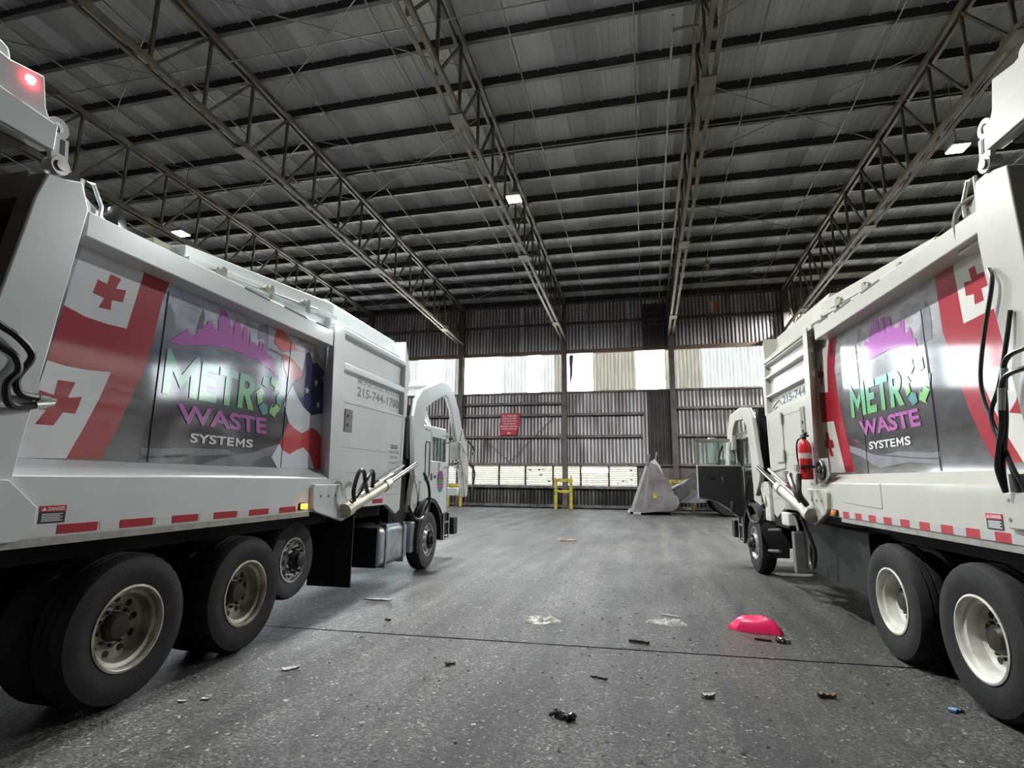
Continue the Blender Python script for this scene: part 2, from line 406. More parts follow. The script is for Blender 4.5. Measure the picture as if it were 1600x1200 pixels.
def text_geo(txt, offset=.0, sx=1.0):
    cu = bpy.data.curves.new('lettering', 'FONT'); cu.body = txt; cu.offset = offset; cu.align_x = 'CENTER'; cu.resolution_u = 3
    o = bpy.data.objects.new('lettering', cu); COL.objects.link(o)
    bpy.context.view_layer.update()
    me = o.evaluated_get(bpy.context.evaluated_depsgraph_get()).to_mesh()
    vs = [(v.co.x, v.co.y) for v in me.vertices]; fs = [tuple(p.vertices) for p in me.polygons]
    o.to_mesh_clear(); bpy.data.objects.remove(o); bpy.data.curves.remove(cu)
    return vs, fs
def put_text(b, txt, s0, s1, z0, z1, u, offset=.02, slant=0):
    """fit lettering into s0..s1 (reading direction) x z0..z1 on the plane u"""
    vs, fs = text_geo(txt, offset)
    xs = [v[0] for v in vs]; ys = [v[1] for v in vs]; x0, x1, y0, y1 = min(xs), max(xs), min(ys), max(ys)
    out = [(u, s0+(x-x0)/(x1-x0)*(s1-s0) + slant*(y-y0)/(y1-y0), z0+(y-y0)/(y1-y0)*(z1-z0)) for x, y in vs]
    return b.add(out, fs)
# ------------------------------------------------------------------ the setting
WY = 33.5                                   # inner face of the back wall
XL, XR, YB = -31.0, 34.2, -14.0
def roof_z(y): return 12.75 + .045*(33.5-y)    # underside of the purlins
COLX = [-24.5, -17.9, -11.3, -4.6, 1.8, 8.2, 14.7, 21.2, 27.7]

# floor: two slabs with an open joint between them
def jy(x): return 5.93 + .05*x + .0
fl = B().add([(XL-20, YB-60, 0), (XR+20, YB-60, 0), (XR+20, jy(XR+20)-.016, 0), (XL-20, jy(XL-20)-.016, 0)], [(0, 1, 2, 3)]).build('floor', FLOORM, smooth=False)
tag(fl, 'worn dark asphalt floor of the hall', kind='structure')
f2 = B().add([(XL-20, jy(XL-20)+.016, 0), (XR+20, jy(XR+20)+.016, 0), (XR+20, 120, 0), (XL-20, 120, 0)], [(0, 1, 2, 3)]).build('floor_slab', FLOORM, fl, smooth=False)
jb = B().add([(XL-20, jy(XL-20)-1, -.02), (XR+20, jy(XR+20)-1, -.02), (XR+20, jy(XR+20)+1, -.02), (XL-20, jy(XL-20)+1, -.02)], [(0, 1, 2, 3)])
jb.build('expansion_joint', mat('joint_filler', (.012, .011, .01), .9), fl, smooth=False)

# ceiling: one long deck sheet after another on purlins
ceil = empty('ceiling', (0, 0, 0)); tag(ceil, 'low-pitched metal deck roof on dark purlins', kind='structure')
def deck_sheet():
    b = B(); w = .6; y0, y1 = YB, WY+.4
    prof = [(0, 0), (.015, -.045), (.05, -.045), (.065, 0), (.19, 0), (.2, -.012), (.22, -.012), (.23, 0), (.38, 0), (.39, -.012), (.41, -.012), (.42, 0), (w+.01, 0)]
    n = len(prof)
    vs = [(x, y, roof_z(y)+.37+z) for y in (y0, y1) for x, z in prof]
    b.add(vs, [(i, i+1, n+i+1, n+i) for i in range(n-1)])
    return b.build('roof_sheet', DECK, ceil, smooth=False)
d0 = deck_sheet(); d0.location.x = XL
k = 1
while XL + .6*k < XR:
    dup(d0, ceil, (XL+.6*k, 0, random.uniform(-.004, .004))); k += 1
B().box((XL-.5, YB, 0), (XR+.5, WY+.6, .05)).build('roof_membrane', DARKM, ceil, smooth=False).matrix_world = \
    Matrix(((1,0,0,0),(0,1,0,0),(0,-.045,1,roof_z(0)+.43),(0,0,0,1)))
# purlins (Z sections)
pb = B().box((XL, -.008, .02), (XR, .008, .37)).box((XL, -.12, .0), (XR, .008, .02)).box((XL, -.008, .355), (XR, .10, .37))
pur = None; y = 33.24
while y > YB:
    if pur is None: pur = pb.build('purlin', PURLIN, ceil, smooth=False); pur.location = (0, y, roof_z(y))
    else: dup(pur, ceil, (0, y, roof_z(y)))
    y -= 1.7
# sag rods and wind bracing under the purlins
def along(x, y0, y1, dz): return [(x, y0, roof_z(y0)+dz), (x, y1, roof_z(y1)+dz)]
sr = None
for x in (-26.7, -23.3, -20, -16.65, -13.3, -9.95, -6.6, -3.2, .1, 3.46, 6.8, 10.2, 13.5, 17):
    if sr is None:
        sr = B().tube([(0, YB, roof_z(YB)-.03), (0, 33.2, roof_z(33.2)-.03), (0, 33.3, 11.95)], .022, 6).build('sag_rod', PIPE, ceil); sr.location.x = x
    else: dup(sr, ceil, (x, 0, 0))
def brace(p, q): B().tube([p, q], .016, 5).build('brace_rod', PIPE, ceil)
for a, bb in ((-17.9, -11.3), (-11.3, -4.6), (1.8, 8.2)):
    for y0 in (2.6, 9.4, 15.4, 22.2, 28.0):
        y1 = y0+4.2
        brace((a, y0, roof_z(y0)-.08), (bb, y1, roof_z(y1)-.08)); brace((a, y1, roof_z(y1)-.1), (bb, y0, roof_z(y0)-.1))
for y0 in (11.6, 17.2, 23.3):
    B().tube([(XL, y0, roof_z(y0)-.35), (XR, y0, roof_z(y0)-.35)], .02, 5).build('bridging_rod', PIPE, ceil)
# a pipe hung beside the fourth truss, with its elbow
pp = B().tube(smoothline([(1.75, 13.2, roof_z(13.2)-.3), (1.2, 13.2, roof_z(13.2)-.3), (1.08, 13.3, roof_z(13.3)-.3), (1.08, 13.6, roof_z(13.6)-.3), (1.15, 25, roof_z(25)-.3), (1.2, 33.1, roof_z(33.1)-.3)], 4), .035, 8)
pp = pp.build('conduit_pipe', PIPE, ceil)

# side and rear walls (beyond the frame)
def plainwall(name, a, b_, label):
    o = B().box(a, b_).build(name, WALLM, smooth=False); tag(o, label, kind='structure'); return o
plainwall('wall_left', (XL-.2, YB, 0), (XL, WY, 15.5), 'left side wall of the hall')
plainwall('wall_right', (XR, YB, 0), (XR+.2, WY, 15.5), 'right side wall of the hall')
plainwall('wall_rear', (XL, YB-.2, 0), (XR, YB, 15.6), 'rear wall of the hall behind the camera')
GROUND = mat('pale_yard', (.58, .58, .56), .8, col2=(.3, .29, .27), scale=.3)
for nm, y0, y1 in (('ground', WY+.3, 160), ('ground_yard', -90, YB-.2)):
    tag(B().add([(-120, y0, .01), (120, y0, .01), (120, y1, .01), (-120, y1, .01)], [(0, 1, 2, 3)]).build(nm, GROUND, smooth=False), 'pale yard outside the hall', kind='structure')

# back wall ------------------------------------------------------------
wb = empty('wall_back', (0, WY, 0)); tag(wb, 'dark stained corrugated steel back wall', kind='structure')
RP = .215
def corr(n, h, d=.09, pitch=RP):
    b = B(); prof = []
    for i in range(n):
        x = i*pitch
        prof += [(x, 0), (x+.07, 0), (x+.095, -d), (x+.185, -d)]
    prof.append((n*pitch+.012, 0))
    m = len(prof)
    b.add([(x, y, z) for z in (0, h) for x, y in prof], [(i, i+1, m+i+1, m+i) for i in range(m-1)])
    return b
_cache = {}
def sheet(name, x, z, n, h, material, parent, y=0, d=.09):
    key = (name, n, round(h, 3), material.name)
    if key not in _cache:
        o = corr(n, h, d).build(name, material, parent, smooth=False); _cache[key] = o
    else: o = dup(_cache[key], parent)
    o.location = (x, y, z); return o
def fill(x0, x1, z, h, name, material, parent, y=0):
    x = x0
    while x < x1-.05:
        n = max(1, min(6, int(round((x1-x)/RP))))
        sheet(name, x, z, n, h, material, parent, y + random.uniform(-.012, .012)); x += n*RP
edges = [XL] + COLX + [XR]
for a, c in zip(edges[:-1], edges[1:]):
    if a < -24 : pass
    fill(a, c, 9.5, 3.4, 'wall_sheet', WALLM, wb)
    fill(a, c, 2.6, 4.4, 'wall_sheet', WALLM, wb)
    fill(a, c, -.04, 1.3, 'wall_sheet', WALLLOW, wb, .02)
fill(-.36, 1.75, 1.26, 1.3, 'wall_sheet', WALLLOW, wb)
# right of the louvers: a flat grey sheet, then corrugated again
B().box((-.32, -.1, 1.2), (1.7, -.09, 2.62)).build('flat_patch_sheet', mat('patch_sheet', (.20, .165, .165), .5, .2, col2=(.09, .07, .07), scale=2), wb)
B().box((1.9, -.1, .5), (4.3, -.09, 2.55)).build('flat_patch_sheet', mat('patch_sheet', (.1, .1, .1)), wb)
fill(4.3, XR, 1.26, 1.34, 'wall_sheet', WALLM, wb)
# dark stained sheets beside the columns
DARKSH = mat('soot_sheet', (.045, .035, .035), .5, .2, col2=(.10, .085, .085), scale=1.5)
for x0, x1, z, h in ((.3, 1.65, 2.62, 4.38), (.2, 1.65, 9.5, 2.9)):
    fill(x0, x1, z, h, 'soot_stained_sheet', DARKSH, wb, -.1)
# girts
LFRAME_ = mat('kerb_dark', (.05, .045, .04), .8)
def girt(z, x0=XL, x1=XR, h=.18, d=.16): return B().box((x0, -.12-d, -h/2), (x1, -.12, -h/2+.02)).box((x0, -.14, -h/2), (x1, -.12, h/2)).box((x0, -.12-d, -h/2), (x1, -.12-d+.015, -h/2+.05))
gcache = None
for (z, x0, x1) in [(4.28, -24.5, -.0), (4.28, 1.95, XR), (5.62, XL, .1), (6.35, -11.2, -4.7), (5.9, 1.95, XR), (11.42, XL, XR), (12.75, XL, XR), (2.58, XL, XR), (1.24, XL, -.2), (.12, XL, XR)]:
    g = girt(z, x0, x1).build('girt', GIRT, wb, smooth=False); g.location = (0, 0, z)
B().box((XL, -.1, -.05), (XR, .12, .07)).build('base_kerb', LFRAME_, wb, smooth=False)
B().box((XL, -.32, 9.42), (XR, -.1, 9.5)).box((XL, -.12, 9.42), (XR, -.1, 9.7)).build('window_lintel', mat('lintel_rust', (.16, .11, .09), .5, .1, col2=(.25, .15, .08), scale=3, amt=.6), wb, smooth=False)
B().box((XL, -.26, 6.96), (XR, -.06, 7.05)).build('window_sill', GIRT, wb, smooth=False)
for zz in (12.2, 11.75, 11.0):      # wires strung along the wall
    B().tube([(XL, -.35, zz), (XR, -.35, zz)], .012, 5).build('wall_wire', PIPE, wb)
for p, q in (((-9.8, 4.2), (-7.9, 2.6)), ((-8.2, 2.6), (-5.2, 5.6))):
    B().tube([(p[0], -.2, p[1]), (q[0], -.2, q[1])], .022, 6).build('wall_brace', PIPE, wb)
# columns
for i, x in enumerate(COLX):
    b = B().box((-.15, -.17, 0), (.15, -.155, 12.9)).box((-.15, .155, 0), (.15, .17, 12.9)).box((-.008, -.155, 0), (.008, .155, 12.9)).box((-.22, -.25, 0), (.22, .25, .06))
    o = b.build('steel_column', COLUMN, smooth=False); o.location = (x, WY-.38, 0)
    tag(o, ['', '', 'steel column left of the red sign', 'steel column behind the centre yellow guard', 'steel column behind the loader bucket', 'steel column above the right truck cab', '', '', ''][i] or 'steel column of the back wall hidden behind a truck', kind='structure')
B().box((-.28, -.62, 5.1), (-.1, -.5, 5.4)).box((-.3, -.63, 5.36), (-.08, -.49, 5.42)).build('column_box', GIRT, wb, smooth=False).location = (-4.6, 0, -1.0)

# upper window band: one window per bay, its translucent sheets are panes
wn = 0
def band(a, c, pat):
    global wn
    wn += 1
    w = empty('window_%d' % wn, (0, WY, 0)); tag(w, 'translucent sheet window of a wall bay', kind='structure')
    x = a; i = 0
    while x < c-.05:
        n = max(1, min(4, int(round((c-x)/RP)))); mt = {'t': FIB_TAN, 'p': FIB_PALE, 'c': FIB_CLEAR}[pat[min(i, len(pat)-1)]]
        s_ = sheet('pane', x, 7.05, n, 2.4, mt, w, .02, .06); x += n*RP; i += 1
    return w
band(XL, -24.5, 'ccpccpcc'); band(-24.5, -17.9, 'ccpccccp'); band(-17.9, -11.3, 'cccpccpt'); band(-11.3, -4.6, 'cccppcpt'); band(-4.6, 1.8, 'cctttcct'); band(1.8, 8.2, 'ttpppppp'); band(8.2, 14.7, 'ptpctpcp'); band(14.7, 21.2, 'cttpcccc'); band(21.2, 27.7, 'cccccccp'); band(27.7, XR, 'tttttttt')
tornp = B().add([(0, 0, 2.3), (.28, -.03, 2.35), (.22, -.1, 1.0), (.1, -.25, .25), (.05, -.08, 1.1)], [(0, 1, 2, 3, 4)]).add([(0, .01, 2.3), (.05, -.07, 1.1), (.1, -.24, .25), (.22, -.09, 1.0), (.28, -.02, 2.35)], [(0, 1, 2, 3, 4)])
tornp.build('torn_strip', FIB_TAN, bpy.data.objects['window_4'], smooth=False).location = (-4.35, -.1, 7.05)

# louvre strip under the girt
lx = [-13.9, -12.2, -10.5, -8.8, -7.12, -5.4, -3.72, -2.05, -.36]
LFRAME = mat('louvre_frame', (.06, .04, .035), .6)
for i, (a, c) in enumerate(zip(lx[:-1], lx[1:])):
    wn += 1
    w = empty('window_%d' % wn, (a, WY, 0)); tag(w, 'dirty yellow louvre window low in the back wall', kind='structure')
    wd = c-a
    B().box((0, -.12, 1.26), (.07, .02, 2.56)).box((wd-.03, -.12, 1.26), (wd, .02, 2.56)).box((0, -.12, 2.5), (wd, .02, 2.56)).box((0, -.12, 1.26), (wd, .02, 1.32)).build('window_frame', LFRAME, w, smooth=False)
    sl = None
    for k in range(9):
        if i == 6 and k in (6, 7): continue       # missing slats
        z = 1.33+k*.131
        if sl is None: sl = B().add([(.07, -.06, 0), (wd-.03, -.06, 0), (wd-.03, .0, .128), (.07, .0, .128)], [(0, 1, 2, 3)]).build('slat', FIB_YEL, w, smooth=False); sl.location.z = z
        else: dup(sl, w, (0, random.uniform(-.01, .01), z), (random.uniform(-.03, .03), 0, random.uniform(-.004, .004)))
    if i in (4, 5, 7):
        br = B()
        for _ in range(7): 
            x0 = random.uniform(.15, wd-.3); z0 = random.uniform(1.4, 2.4); br.box((x0, -.075, z0), (x0+random.uniform(.05, .22), -.07, z0+random.uniform(.02, .08)))
        br.build('dirt_patch', DARKM, w, smooth=False)

# ------------------------------------------------------------------ roof trusses
def truss(x, label):
    root = empty('roof_truss', (x, 0, 0)); tag(root, label, 'truss', 'open web roof trusses')
    y1, y0 = 33.1, YB+.1
    def zt(y): return roof_z(y)-.10
    def zb(y): return 10.22+.048*(33.1-y)
    tb = B()
    for dx in (-.1, .1):
        tb.bar((dx, y0, zt(y0)), (dx, y1, zt(y1)), .09, .16)
    tb.build('top_chord', TRUSS, root, smooth=False)
    bb = B()
    for dx in (-.12, .12):
        bb.bar((dx, y0, zb(y0)), (dx, y1, zb(y1)), .11, .03); bb.bar((dx*1.35, y0, zb(y0)+.06), (dx*1.35, y1, zb(y1)+.06), .02, .13)
    bb.build('bottom_chord', TRUSS, root, smooth=False)
    ys = [33.1-1.7*k for k in range(28) if 33.1-1.7*k > YB]
    for k, y in enumerate(ys):
        B().bar((0, y, zb(y)), (0, y, zt(y)), .075, .075).build('web_post', TRUSS, root, smooth=False)
        if k+1 < len(ys):
            B().bar((0, ys[k+1], zb(ys[k+1])), (0, y, zt(y)), .065, .065).build('web_diagonal', TRUSS, root, smooth=False)
    gp = B()
    for y in ys[2::5]: gp.box((-.2, y-.35, zb(y)-.02), (.2, y+.35, zb(y)+.02)).box((-.15, y-.3, zb(y)), (-.13, y+.3, zb(y)+.2)).box((.13, y-.3, zb(y)), (.15, y+.3, zb(y)+.2))
    each(gp, 'splice_plate', TRUSS, root, smooth=False)
    return root
truss(-24.5, 'open web roof truss farthest left, mostly hidden above the left truck')
truss(-17.9, 'open web roof truss above the left truck, behind the lamp over its roof')
truss(-11.3, 'open web roof truss meeting the back wall just right of the left truck cab')
truss(-4.6, 'open web roof truss with a lamp on it, ending above the centre guard')
truss(1.8, 'open web roof truss seen end-on, beside the thin hanging pipe')
truss(8.2, 'open web roof truss with a lamp beside it, above the right truck cab')
truss(14.7, 'open web roof truss farthest right, mostly out of view above the right truck')

# ------------------------------------------------------------------ lamps
LED = mat('led_panel', (1, 1, 1), .4, emit=(1, .98, .92), est=12)
HOUS = mat('lamp_housing', (.25, .25, .25), .5)
def lamp(x, y, z, label, seen=True):
    r = empty('high_bay_lamp', (x, y, z)); tag(r, label, 'lamp', 'high bay lamps')
    B().box((-.24, -.24, .03), (.24, .24, .11)).box((-.12, -.12, .11), (.12, .12, .22)).build('housing', HOUS, r, bevel=.02)
    B().box((-.215, -.215, 0), (.215, .215, .031)).build('lens', LED, r)
    B().tube([(-.02, 0, .2), (-.02, 0, roof_z(y)-z)], .015, 6).build('hanger', PIPE, r)
    l = bpy.data.lights.new('lamp_light', 'AREA'); l.shape = 'SQUARE'; l.size = .5; l.energy = LAMP_W; l.color = (.97, 1, .99)
    lo = bpy.data.objects.new('lamp_light', l); COL.objects.link(lo); lo.location = (x, y, z-.02); lo.rotation_euler = (0, 0, 0)
lamp(-3.88, 16.19, 10.7, 'bright lamp hanging on the centre truss')
lamp(-16.9, 16.1, 10.74, 'bright lamp showing just above the left truck roof')
lamp(9.22, 17.18, 11.3, 'bright lamp high above the right truck, beside the truss')
lamp(9.89, 31.59, 11.3, 'small far lamp low over the right truck roof near the back wall')
lamp(-4.3, 5.0, 11.6, 'lamp out of view overhead above the aisle')
# ------------------------------------------------------------------ wheels
def wheel(parent, sgn, s, z, u, R, kind, dual=True):
    """kind: 'dish' deep dual rim, 'alloy' front or lift wheel with protruding hub"""
    w = empty('wheel', (0, 0, 0), parent=parent)
    rr = R*.545
    W_ = .27
    prof = [(rr-.01, u-.02), (rr+.03, u-.012), (rr+.10*R/.53, u+.006), (R*.86, u+.0), (R*.945, u-.012), (R*.985, u-.035), (R, u-.06), (R, u-.095), (R-.014, u-.10), (R-.014, u-.112), (R, u-.117), (R, u-.155), (R-.014, u-.16), (R-.014, u-.172), (R, u-.177), (R, u-W_+.06), (R*.98, u-W_+.03), (R*.9, u-W_), (rr, u-W_)]
    B().lathe(prof, s, z, 72, wob=((5, 6), .014)).build('tyre', TYREDUST if (kind == 'alloy' and sgn == 1) else RUBBER, w, sgn)
    if dual:
        u2 = u-.33
        B().lathe([(rr, u2-.02), (R*.86, u2), (R*.985, u2-.035), (R, u2-.06), (R, u2-W_+.06), (R*.9, u2-W_), (rr, u2-W_)], s, z, 40).build('inner_tyre', RUBBER, w, sgn)
    hb = B(); holes = B(); nuts = B()
    if kind in ('dish', 'dishw'):
        M_ = RIMW if kind == 'dish' else RIMWHITE
        pr = [(rr+.012, u-.022), (rr+.014, u-.008), (rr-.002, u-.004), (rr-.016, u-.02), (rr-.022, u-.05), (rr-.05, u-.06), (rr-.055, u-.15), (rr-.075, u-.175), (rr-.13, u-.18), (.145, u-.165), (.115, u-.165), (0.0, u-.16)]
        B().lathe(pr, s, z, 48).build('rim', M_, w, sgn)
        for k in range(10):
            a = 2*pi*k/10+.2; rc = rr-.098
            c = Vector((u-.183, s+rc*math.cos(a), z+rc*math.sin(a)))
            holes.cyl(c, c+Vector((.009, 0, 0)), .027, n=12)
            rc = .13; c = Vector((u-.16, s+rc*math.cos(a), z+rc*math.sin(a))); nuts.cyl(c, c+Vector((.025, 0, 0)), .014, n=6)
        hb.lathe([(.105, u-.165), (.10, u-.12), (.08, u-.095), (.04, u-.09), (0.0, u-.09)], s, z, 24)
    else:
        pr = [(rr+.012, u-.022), (rr+.012, u-.006), (rr-.008, u-.004), (rr-.02, u-.02), (rr-.035, u-.045), (rr-.06, u-.05), (.175, u+.0), (.165, u+.012), (.12, u+.014), (.11, u-.005), (0.0, u-.005)]
        B().lathe(pr, s, z, 48).build('rim', ALLOY, w, sgn)
        for k in range(10):
            a = 2*pi*k/10+.1; rc = (rr-.06+.175)/2
            c = Vector((u-.03, s+rc*math.cos(a), z+rc*math.sin(a)))
            holes.cyl(c, c+Vector((.012, 0, 0)), .027, n=12)
            rc = .143; c = Vector((u+.01, s+rc*math.cos(a), z+rc*math.sin(a))); nuts.cyl(c, c+Vector((.045, 0, 0)), .017, n=6)
        hb.lathe([(.115, u-.01), (.112, u+.04), (.085, u+.07), (.08, u+.10), (.05, u+.115), (0.0, u+.115)], s, z, 24)
    hb.build('hub', HUBD, w, sgn)
    each(holes, 'hand_hole', BLACKP, w, sgn); each(nuts, 'lug_nut', HUBD, w, sgn)
    return w

def flat_art(parent, sgn, u, arts, mats):
    for i, (name, keys, m) in enumerate(mats):
        for k in keys: B().flat(arts[k], u + .0004*(i+1)).build(name, m, parent, sgn, smooth=False)

def star(b, u, s, z, r):
    b.flat([(s+(r if k % 2 == 0 else r*.42)*math.cos(pi/2+pi*k/5), z+(r if k % 2 == 0 else r*.42)*math.sin(pi/2+pi*k/5)) for k in range(10)], u)

def logo(parent, sgn, u, s0, d, z0):
    """METRO (last O is the recycling mark), WASTE, SYSTEMS. s0 where the M starts, d reading direction, z0 baseline"""
    def P(pts): return [(s0+d*x, z0+z) for x, z in pts]
    H = .36
    g = B()
    L_ = [
     [(0,0),(.0,.385),(.03,.40),(.185,.19),(.345,.40),(.375,.385),(.38,0),(.295,0),(.29,.21),(.185,.07),(.085,.21),(.08,0)],
     [(.41,0),(.41,H),(.62,H),(.62,H-.08),(.49,H-.08),(.49,.22),(.60,.22),(.60,.145),(.49,.145),(.49,.08),(.63,.08),(.63,0)],
     [(.735,0),(.735,H-.08),(.645,H-.08),(.645,H),(.905,H),(.905,H-.08),(.815,H-.08),(.815,0)],
     [(.93,0),(.93,H),(1.005,H),(1.005,0)],
     [(1.005,H),(1.07,H),(1.13,H-.03),(1.165,H-.085),(1.165,H-.13),(1.14,H-.185),(1.10,H-.215),(1.06,H-.225),(1.005,H-.225),(1.005,H-.15),(1.055,H-.15),(1.085,H-.125),(1.085,H-.10),(1.055,H-.075),(1.005,H-.075)],
     [(1.02,H-.225),(1.10,H-.215),(1.185,0),(1.095,0)],
    ]
    for p in L_[:3]: B().flat(P(p), u).build('green_letter', GREEN, parent, sgn, smooth=False)
    for p in L_[3:]: g.flat(P(p), u)
    g.build('green_letter', GREEN, parent, sgn, smooth=False)
    # chasing arrows
    cx, cz, r = 1.435, .185, .225
    ga, ta = B(), B()
    for k in range(3):
        a0 = pi/2 + 2*pi*k/3
        def q(a, rr): return (cx+rr*math.cos(a), cz+rr*math.sin(a))
        ga.flat(P([q(a0+.05, r*.62), q(a0+.02, r*1.0), q(a0-.55, r*1.02), q(a0-.52, r*1.18), q(a0-1.0, r*.78), q(a0-.62, r*.42), q(a0-.58, r*.6)]), u)
        ta.flat(P([q(a0+.12, r*.6), q(a0+.14, r*1.0), q(a0+.62, r*1.05), q(a0+.95, r*.85), q(a0+.75, r*.5)]), u)
    each(ga, 'recycling_arrow', GREEN2, parent, sgn, smooth=False); each(ta, 'recycling_fold', TEAL, parent, sgn, smooth=False)
    each(put_text(B(), 'WASTE', s0+d*.20, s0+d*1.43, z0-.23, z0-.06, u, .032, -d*.03), 'magenta_letter', PURPLE2, parent, sgn, smooth=False)
    wl = B(); a0, W = s0+d*.36, .86
    put_text(wl, 'SYSTE', a0, a0+d*W*.665, z0-.39, z0-.305, u, .028); put_text(wl, 'S', a0+d*W*.872, a0+d*W, z0-.39, z0-.305, u, .028)
    wl.flat([(a0+d*W*(.695+.155*x), z0-.39+.085*z) for x, z in [(0,0),(0,1),(.2,1),(.5,.5),(.8,1),(1,1),(1,0),(.78,0),(.78,.58),(.5,.16),(.22,.58),(.22,0)]], u)
    each(wl, 'white_letter', PALE, parent, sgn, smooth=False)

def hose(name, parent, sgn, pts, r=.02, m=None): return B().tube(smoothline(pts, 6), r, 8).build(name, m or HOSE, parent, sgn)

# ------------------------------------------------------------------ a front-loading garbage truck
def truck(loc, heading, sgn, left):
    root = empty('garbage_truck', loc, -heading)
    P = root
    W1 = WHITE if left else WHITE2
    UI = -.19
    # --- body
    B().prism([(0,1.25),(0,1.65),(UI,1.755),(-.36,1.755),(-.36,1.25)], -1.02, 2.75, 1).build('side_sill', W1, P, sgn, .012)
    B().prism([(-2.52,1.25),(-2.52,1.65),(-2.33,1.755),(-2.16,1.755),(-2.16,1.25)], -1.02, 2.75, 1).build('far_side_sill', W1, P, sgn)
    B().box((-.03, -1.0, 1.205), (-.005, 2.3, 1.255)).build('sill_edge', mat('galvanised_edge', (.42, .40, .37), .45, .5, col2=(.2, .19, .17), scale=8), P, sgn)
    DEC = DECAL_L if left else DECAL_R
    sp = B().prism([(-.76,3.50),(-.99,1.70),(3.0 if left else 3.4,1.70),(2.95 if left else 3.3,3.50)], UI-.04, UI).build('side_panel', DEC, P, sgn)
    B().prism([(-1.05,3.50),(-1.4,1.3),(2.7,1.3),(2.62,3.50)], -2.36, -2.32).build('far_side_panel', W1, P, sgn)
    B().box((-2.3, -1.02, 3.46), (UI-.02, 2.7, 3.5)).build('body_roof', W1, P, sgn)
    B().box((-2.3, -1.2, 1.25), (-.3, 2.7, 1.33)).build('body_floor', DARKM, P, sgn)
    B().box((-2.3, 2.4, 1.3), (UI-.04, 2.46, 3.5)).build('packer_blade', DARKM, P, sgn)
    zr0, zr1 = (3.285, 3.47) if left else (3.43, 3.60)
    zt1 = 3.53 if left else 3.66
    B().prism([(-.78,zr0),(-.78,zr1),(2.62,zt1),(2.62,zr0+.03)], -.24, .0).build('top_rail', W1, P, sgn, .01)
    B().prism([(-.78,zr0),(-.78,zr1),(2.62,zt1),(2.62,zr0+.03)], -2.5, -2.3).build('far_top_rail', W1, P, sgn)
    if left:
        post = [(-.79,3.47),(-.985,1.75),(-1.03,1.25),(-1.45,1.25),(-1.36,1.8),(-1.23,2.72),(-1.13,3.40),(-1.08,3.58),(-.97,3.60),(-.86,3.64)]
    else:
        post = [(-.62,3.60),(-.60,3.36),(-.62,3.1),(-.82,1.75),(-.86,1.25),(-1.3,1.25),(-1.2,2.0),(-1.0,3.0),(-.97,3.74),(-.78,3.80),(-.66,3.79)]
    B().prism(post, -.13, .012).build('rear_post', W1, P, sgn, .008)
    LIN = mat('liner_rust', (.10, .08, .06), .7, col2=(.20, .17, .13), scale=5)
    pe = [(a_-.004, b_) for a_, b_ in post if a_ < -.9][:-1]
    ln = B()
    for (p_, q_) in zip(pe[:-1], pe[1:]): ln.add([(-.128, p_[0]-.002, p_[1]), (-.006, p_[0]-.002, p_[1]), (-.006, q_[0]-.002, q_[1]), (-.128, q_[0]-.002, q_[1])], [(0, 1, 2, 3)])
    ln.build('post_liner', LIN, P, sgn, smooth=False)
    B().box((-2.3, -.9, 1.33), (-2.28, 2.4, 3.46)).box((-.25, -.9, 1.33), (-.235, 2.4, 3.46)).box((-2.3, -.9, 3.44), (-.235, 2.4, 3.455)).build('inner_liner', DARKM, P, sgn)
    B().prism([(a, b) for a, b in post], -2.52, -2.2).build('far_rear_post', W1, P, sgn)
    B().box((-2.2, post[-3][0]-.02, 3.42), (-.13, post[-3][0]+.18, 3.6)).build('rear_header', LIN, P, sgn)
    B().box((-2.2, -1.32, 1.25), (-.13, -1.12, 1.45)).build('rear_sill', LIN, P, sgn)
    # gusset rising behind the rear post, hinge
    hs, hz = (-1.03, 3.66) if left else (-.80, 3.85)
    B().prism([(hs+.12, 3.42), (hs+.05, hz-.04), (hs+.19, hz-.0), (hs+.24, hz-.06), (hs+.55, zr1-.03), (hs+.55, 3.40)], -.30, -.06).build('corner_gusset', W1, P, sgn, .006)
    B().cyl((-.05, hs, hz), (.03, hs, hz), .062, n=20).cyl((.03, hs, hz), (.045, hs, hz), .035, n=14).build('hinge_pin', STEEL, P, sgn)
    B().tube([(-.04, hs+.22, hz-.2), (-.03, hs+.2, hz+.02), (-.03, hs+.28, hz+.03), (-.03, hs+.36, hz-.1), (-.03, hs+.36, hz-.22)], .014, 6).build('grab_bar', W1, P, sgn)
    # --- raised tailgate
    tg = empty('tailgate', (0, 0, 0), parent=P)
    dz = hz-3.66; ds = hs+1.03
    T = lambda pts: [(a+ds, b+dz) for a, b in pts]
    B().prism(T([(-1.10,3.72),(-1.13,3.91),(-1.17,3.98),(-1.21,4.18),(-1.41,4.14),(-3.1,4.35),(-3.1,3.72),(-1.5,3.70)]), -.05, .03).build('gate_side', W1, tg, sgn, .012)
    B().prism(T([(-1.10,3.72),(-1.41,4.14),(-3.1,4.35),(-3.1,3.72)]), -2.52, -2.44).build('gate_far_side', W1, tg, sgn)
    B().prism(T([(-1.35,4.12),(-1.39,4.24),(-1.47,4.27),(-3.0,4.6),(-3.1,4.35)]), -2.5, -.02).build('gate_back', W1, tg, sgn, .02)
    B().box((-2.44, -3.1+ds, 3.70+dz), (-.05, -1.2+ds, 3.74+dz)).build('gate_face', mat('gate_inside', (.10, .085, .07), .7), tg, sgn)
    B().prism(T([(-1.10,3.72),(-1.1,3.90),(-1.55,3.93),(-3.1,4.02),(-3.1,3.70)]), .03, .05).build('gate_rib', W1, tg, sgn, .006)
    ring = B()
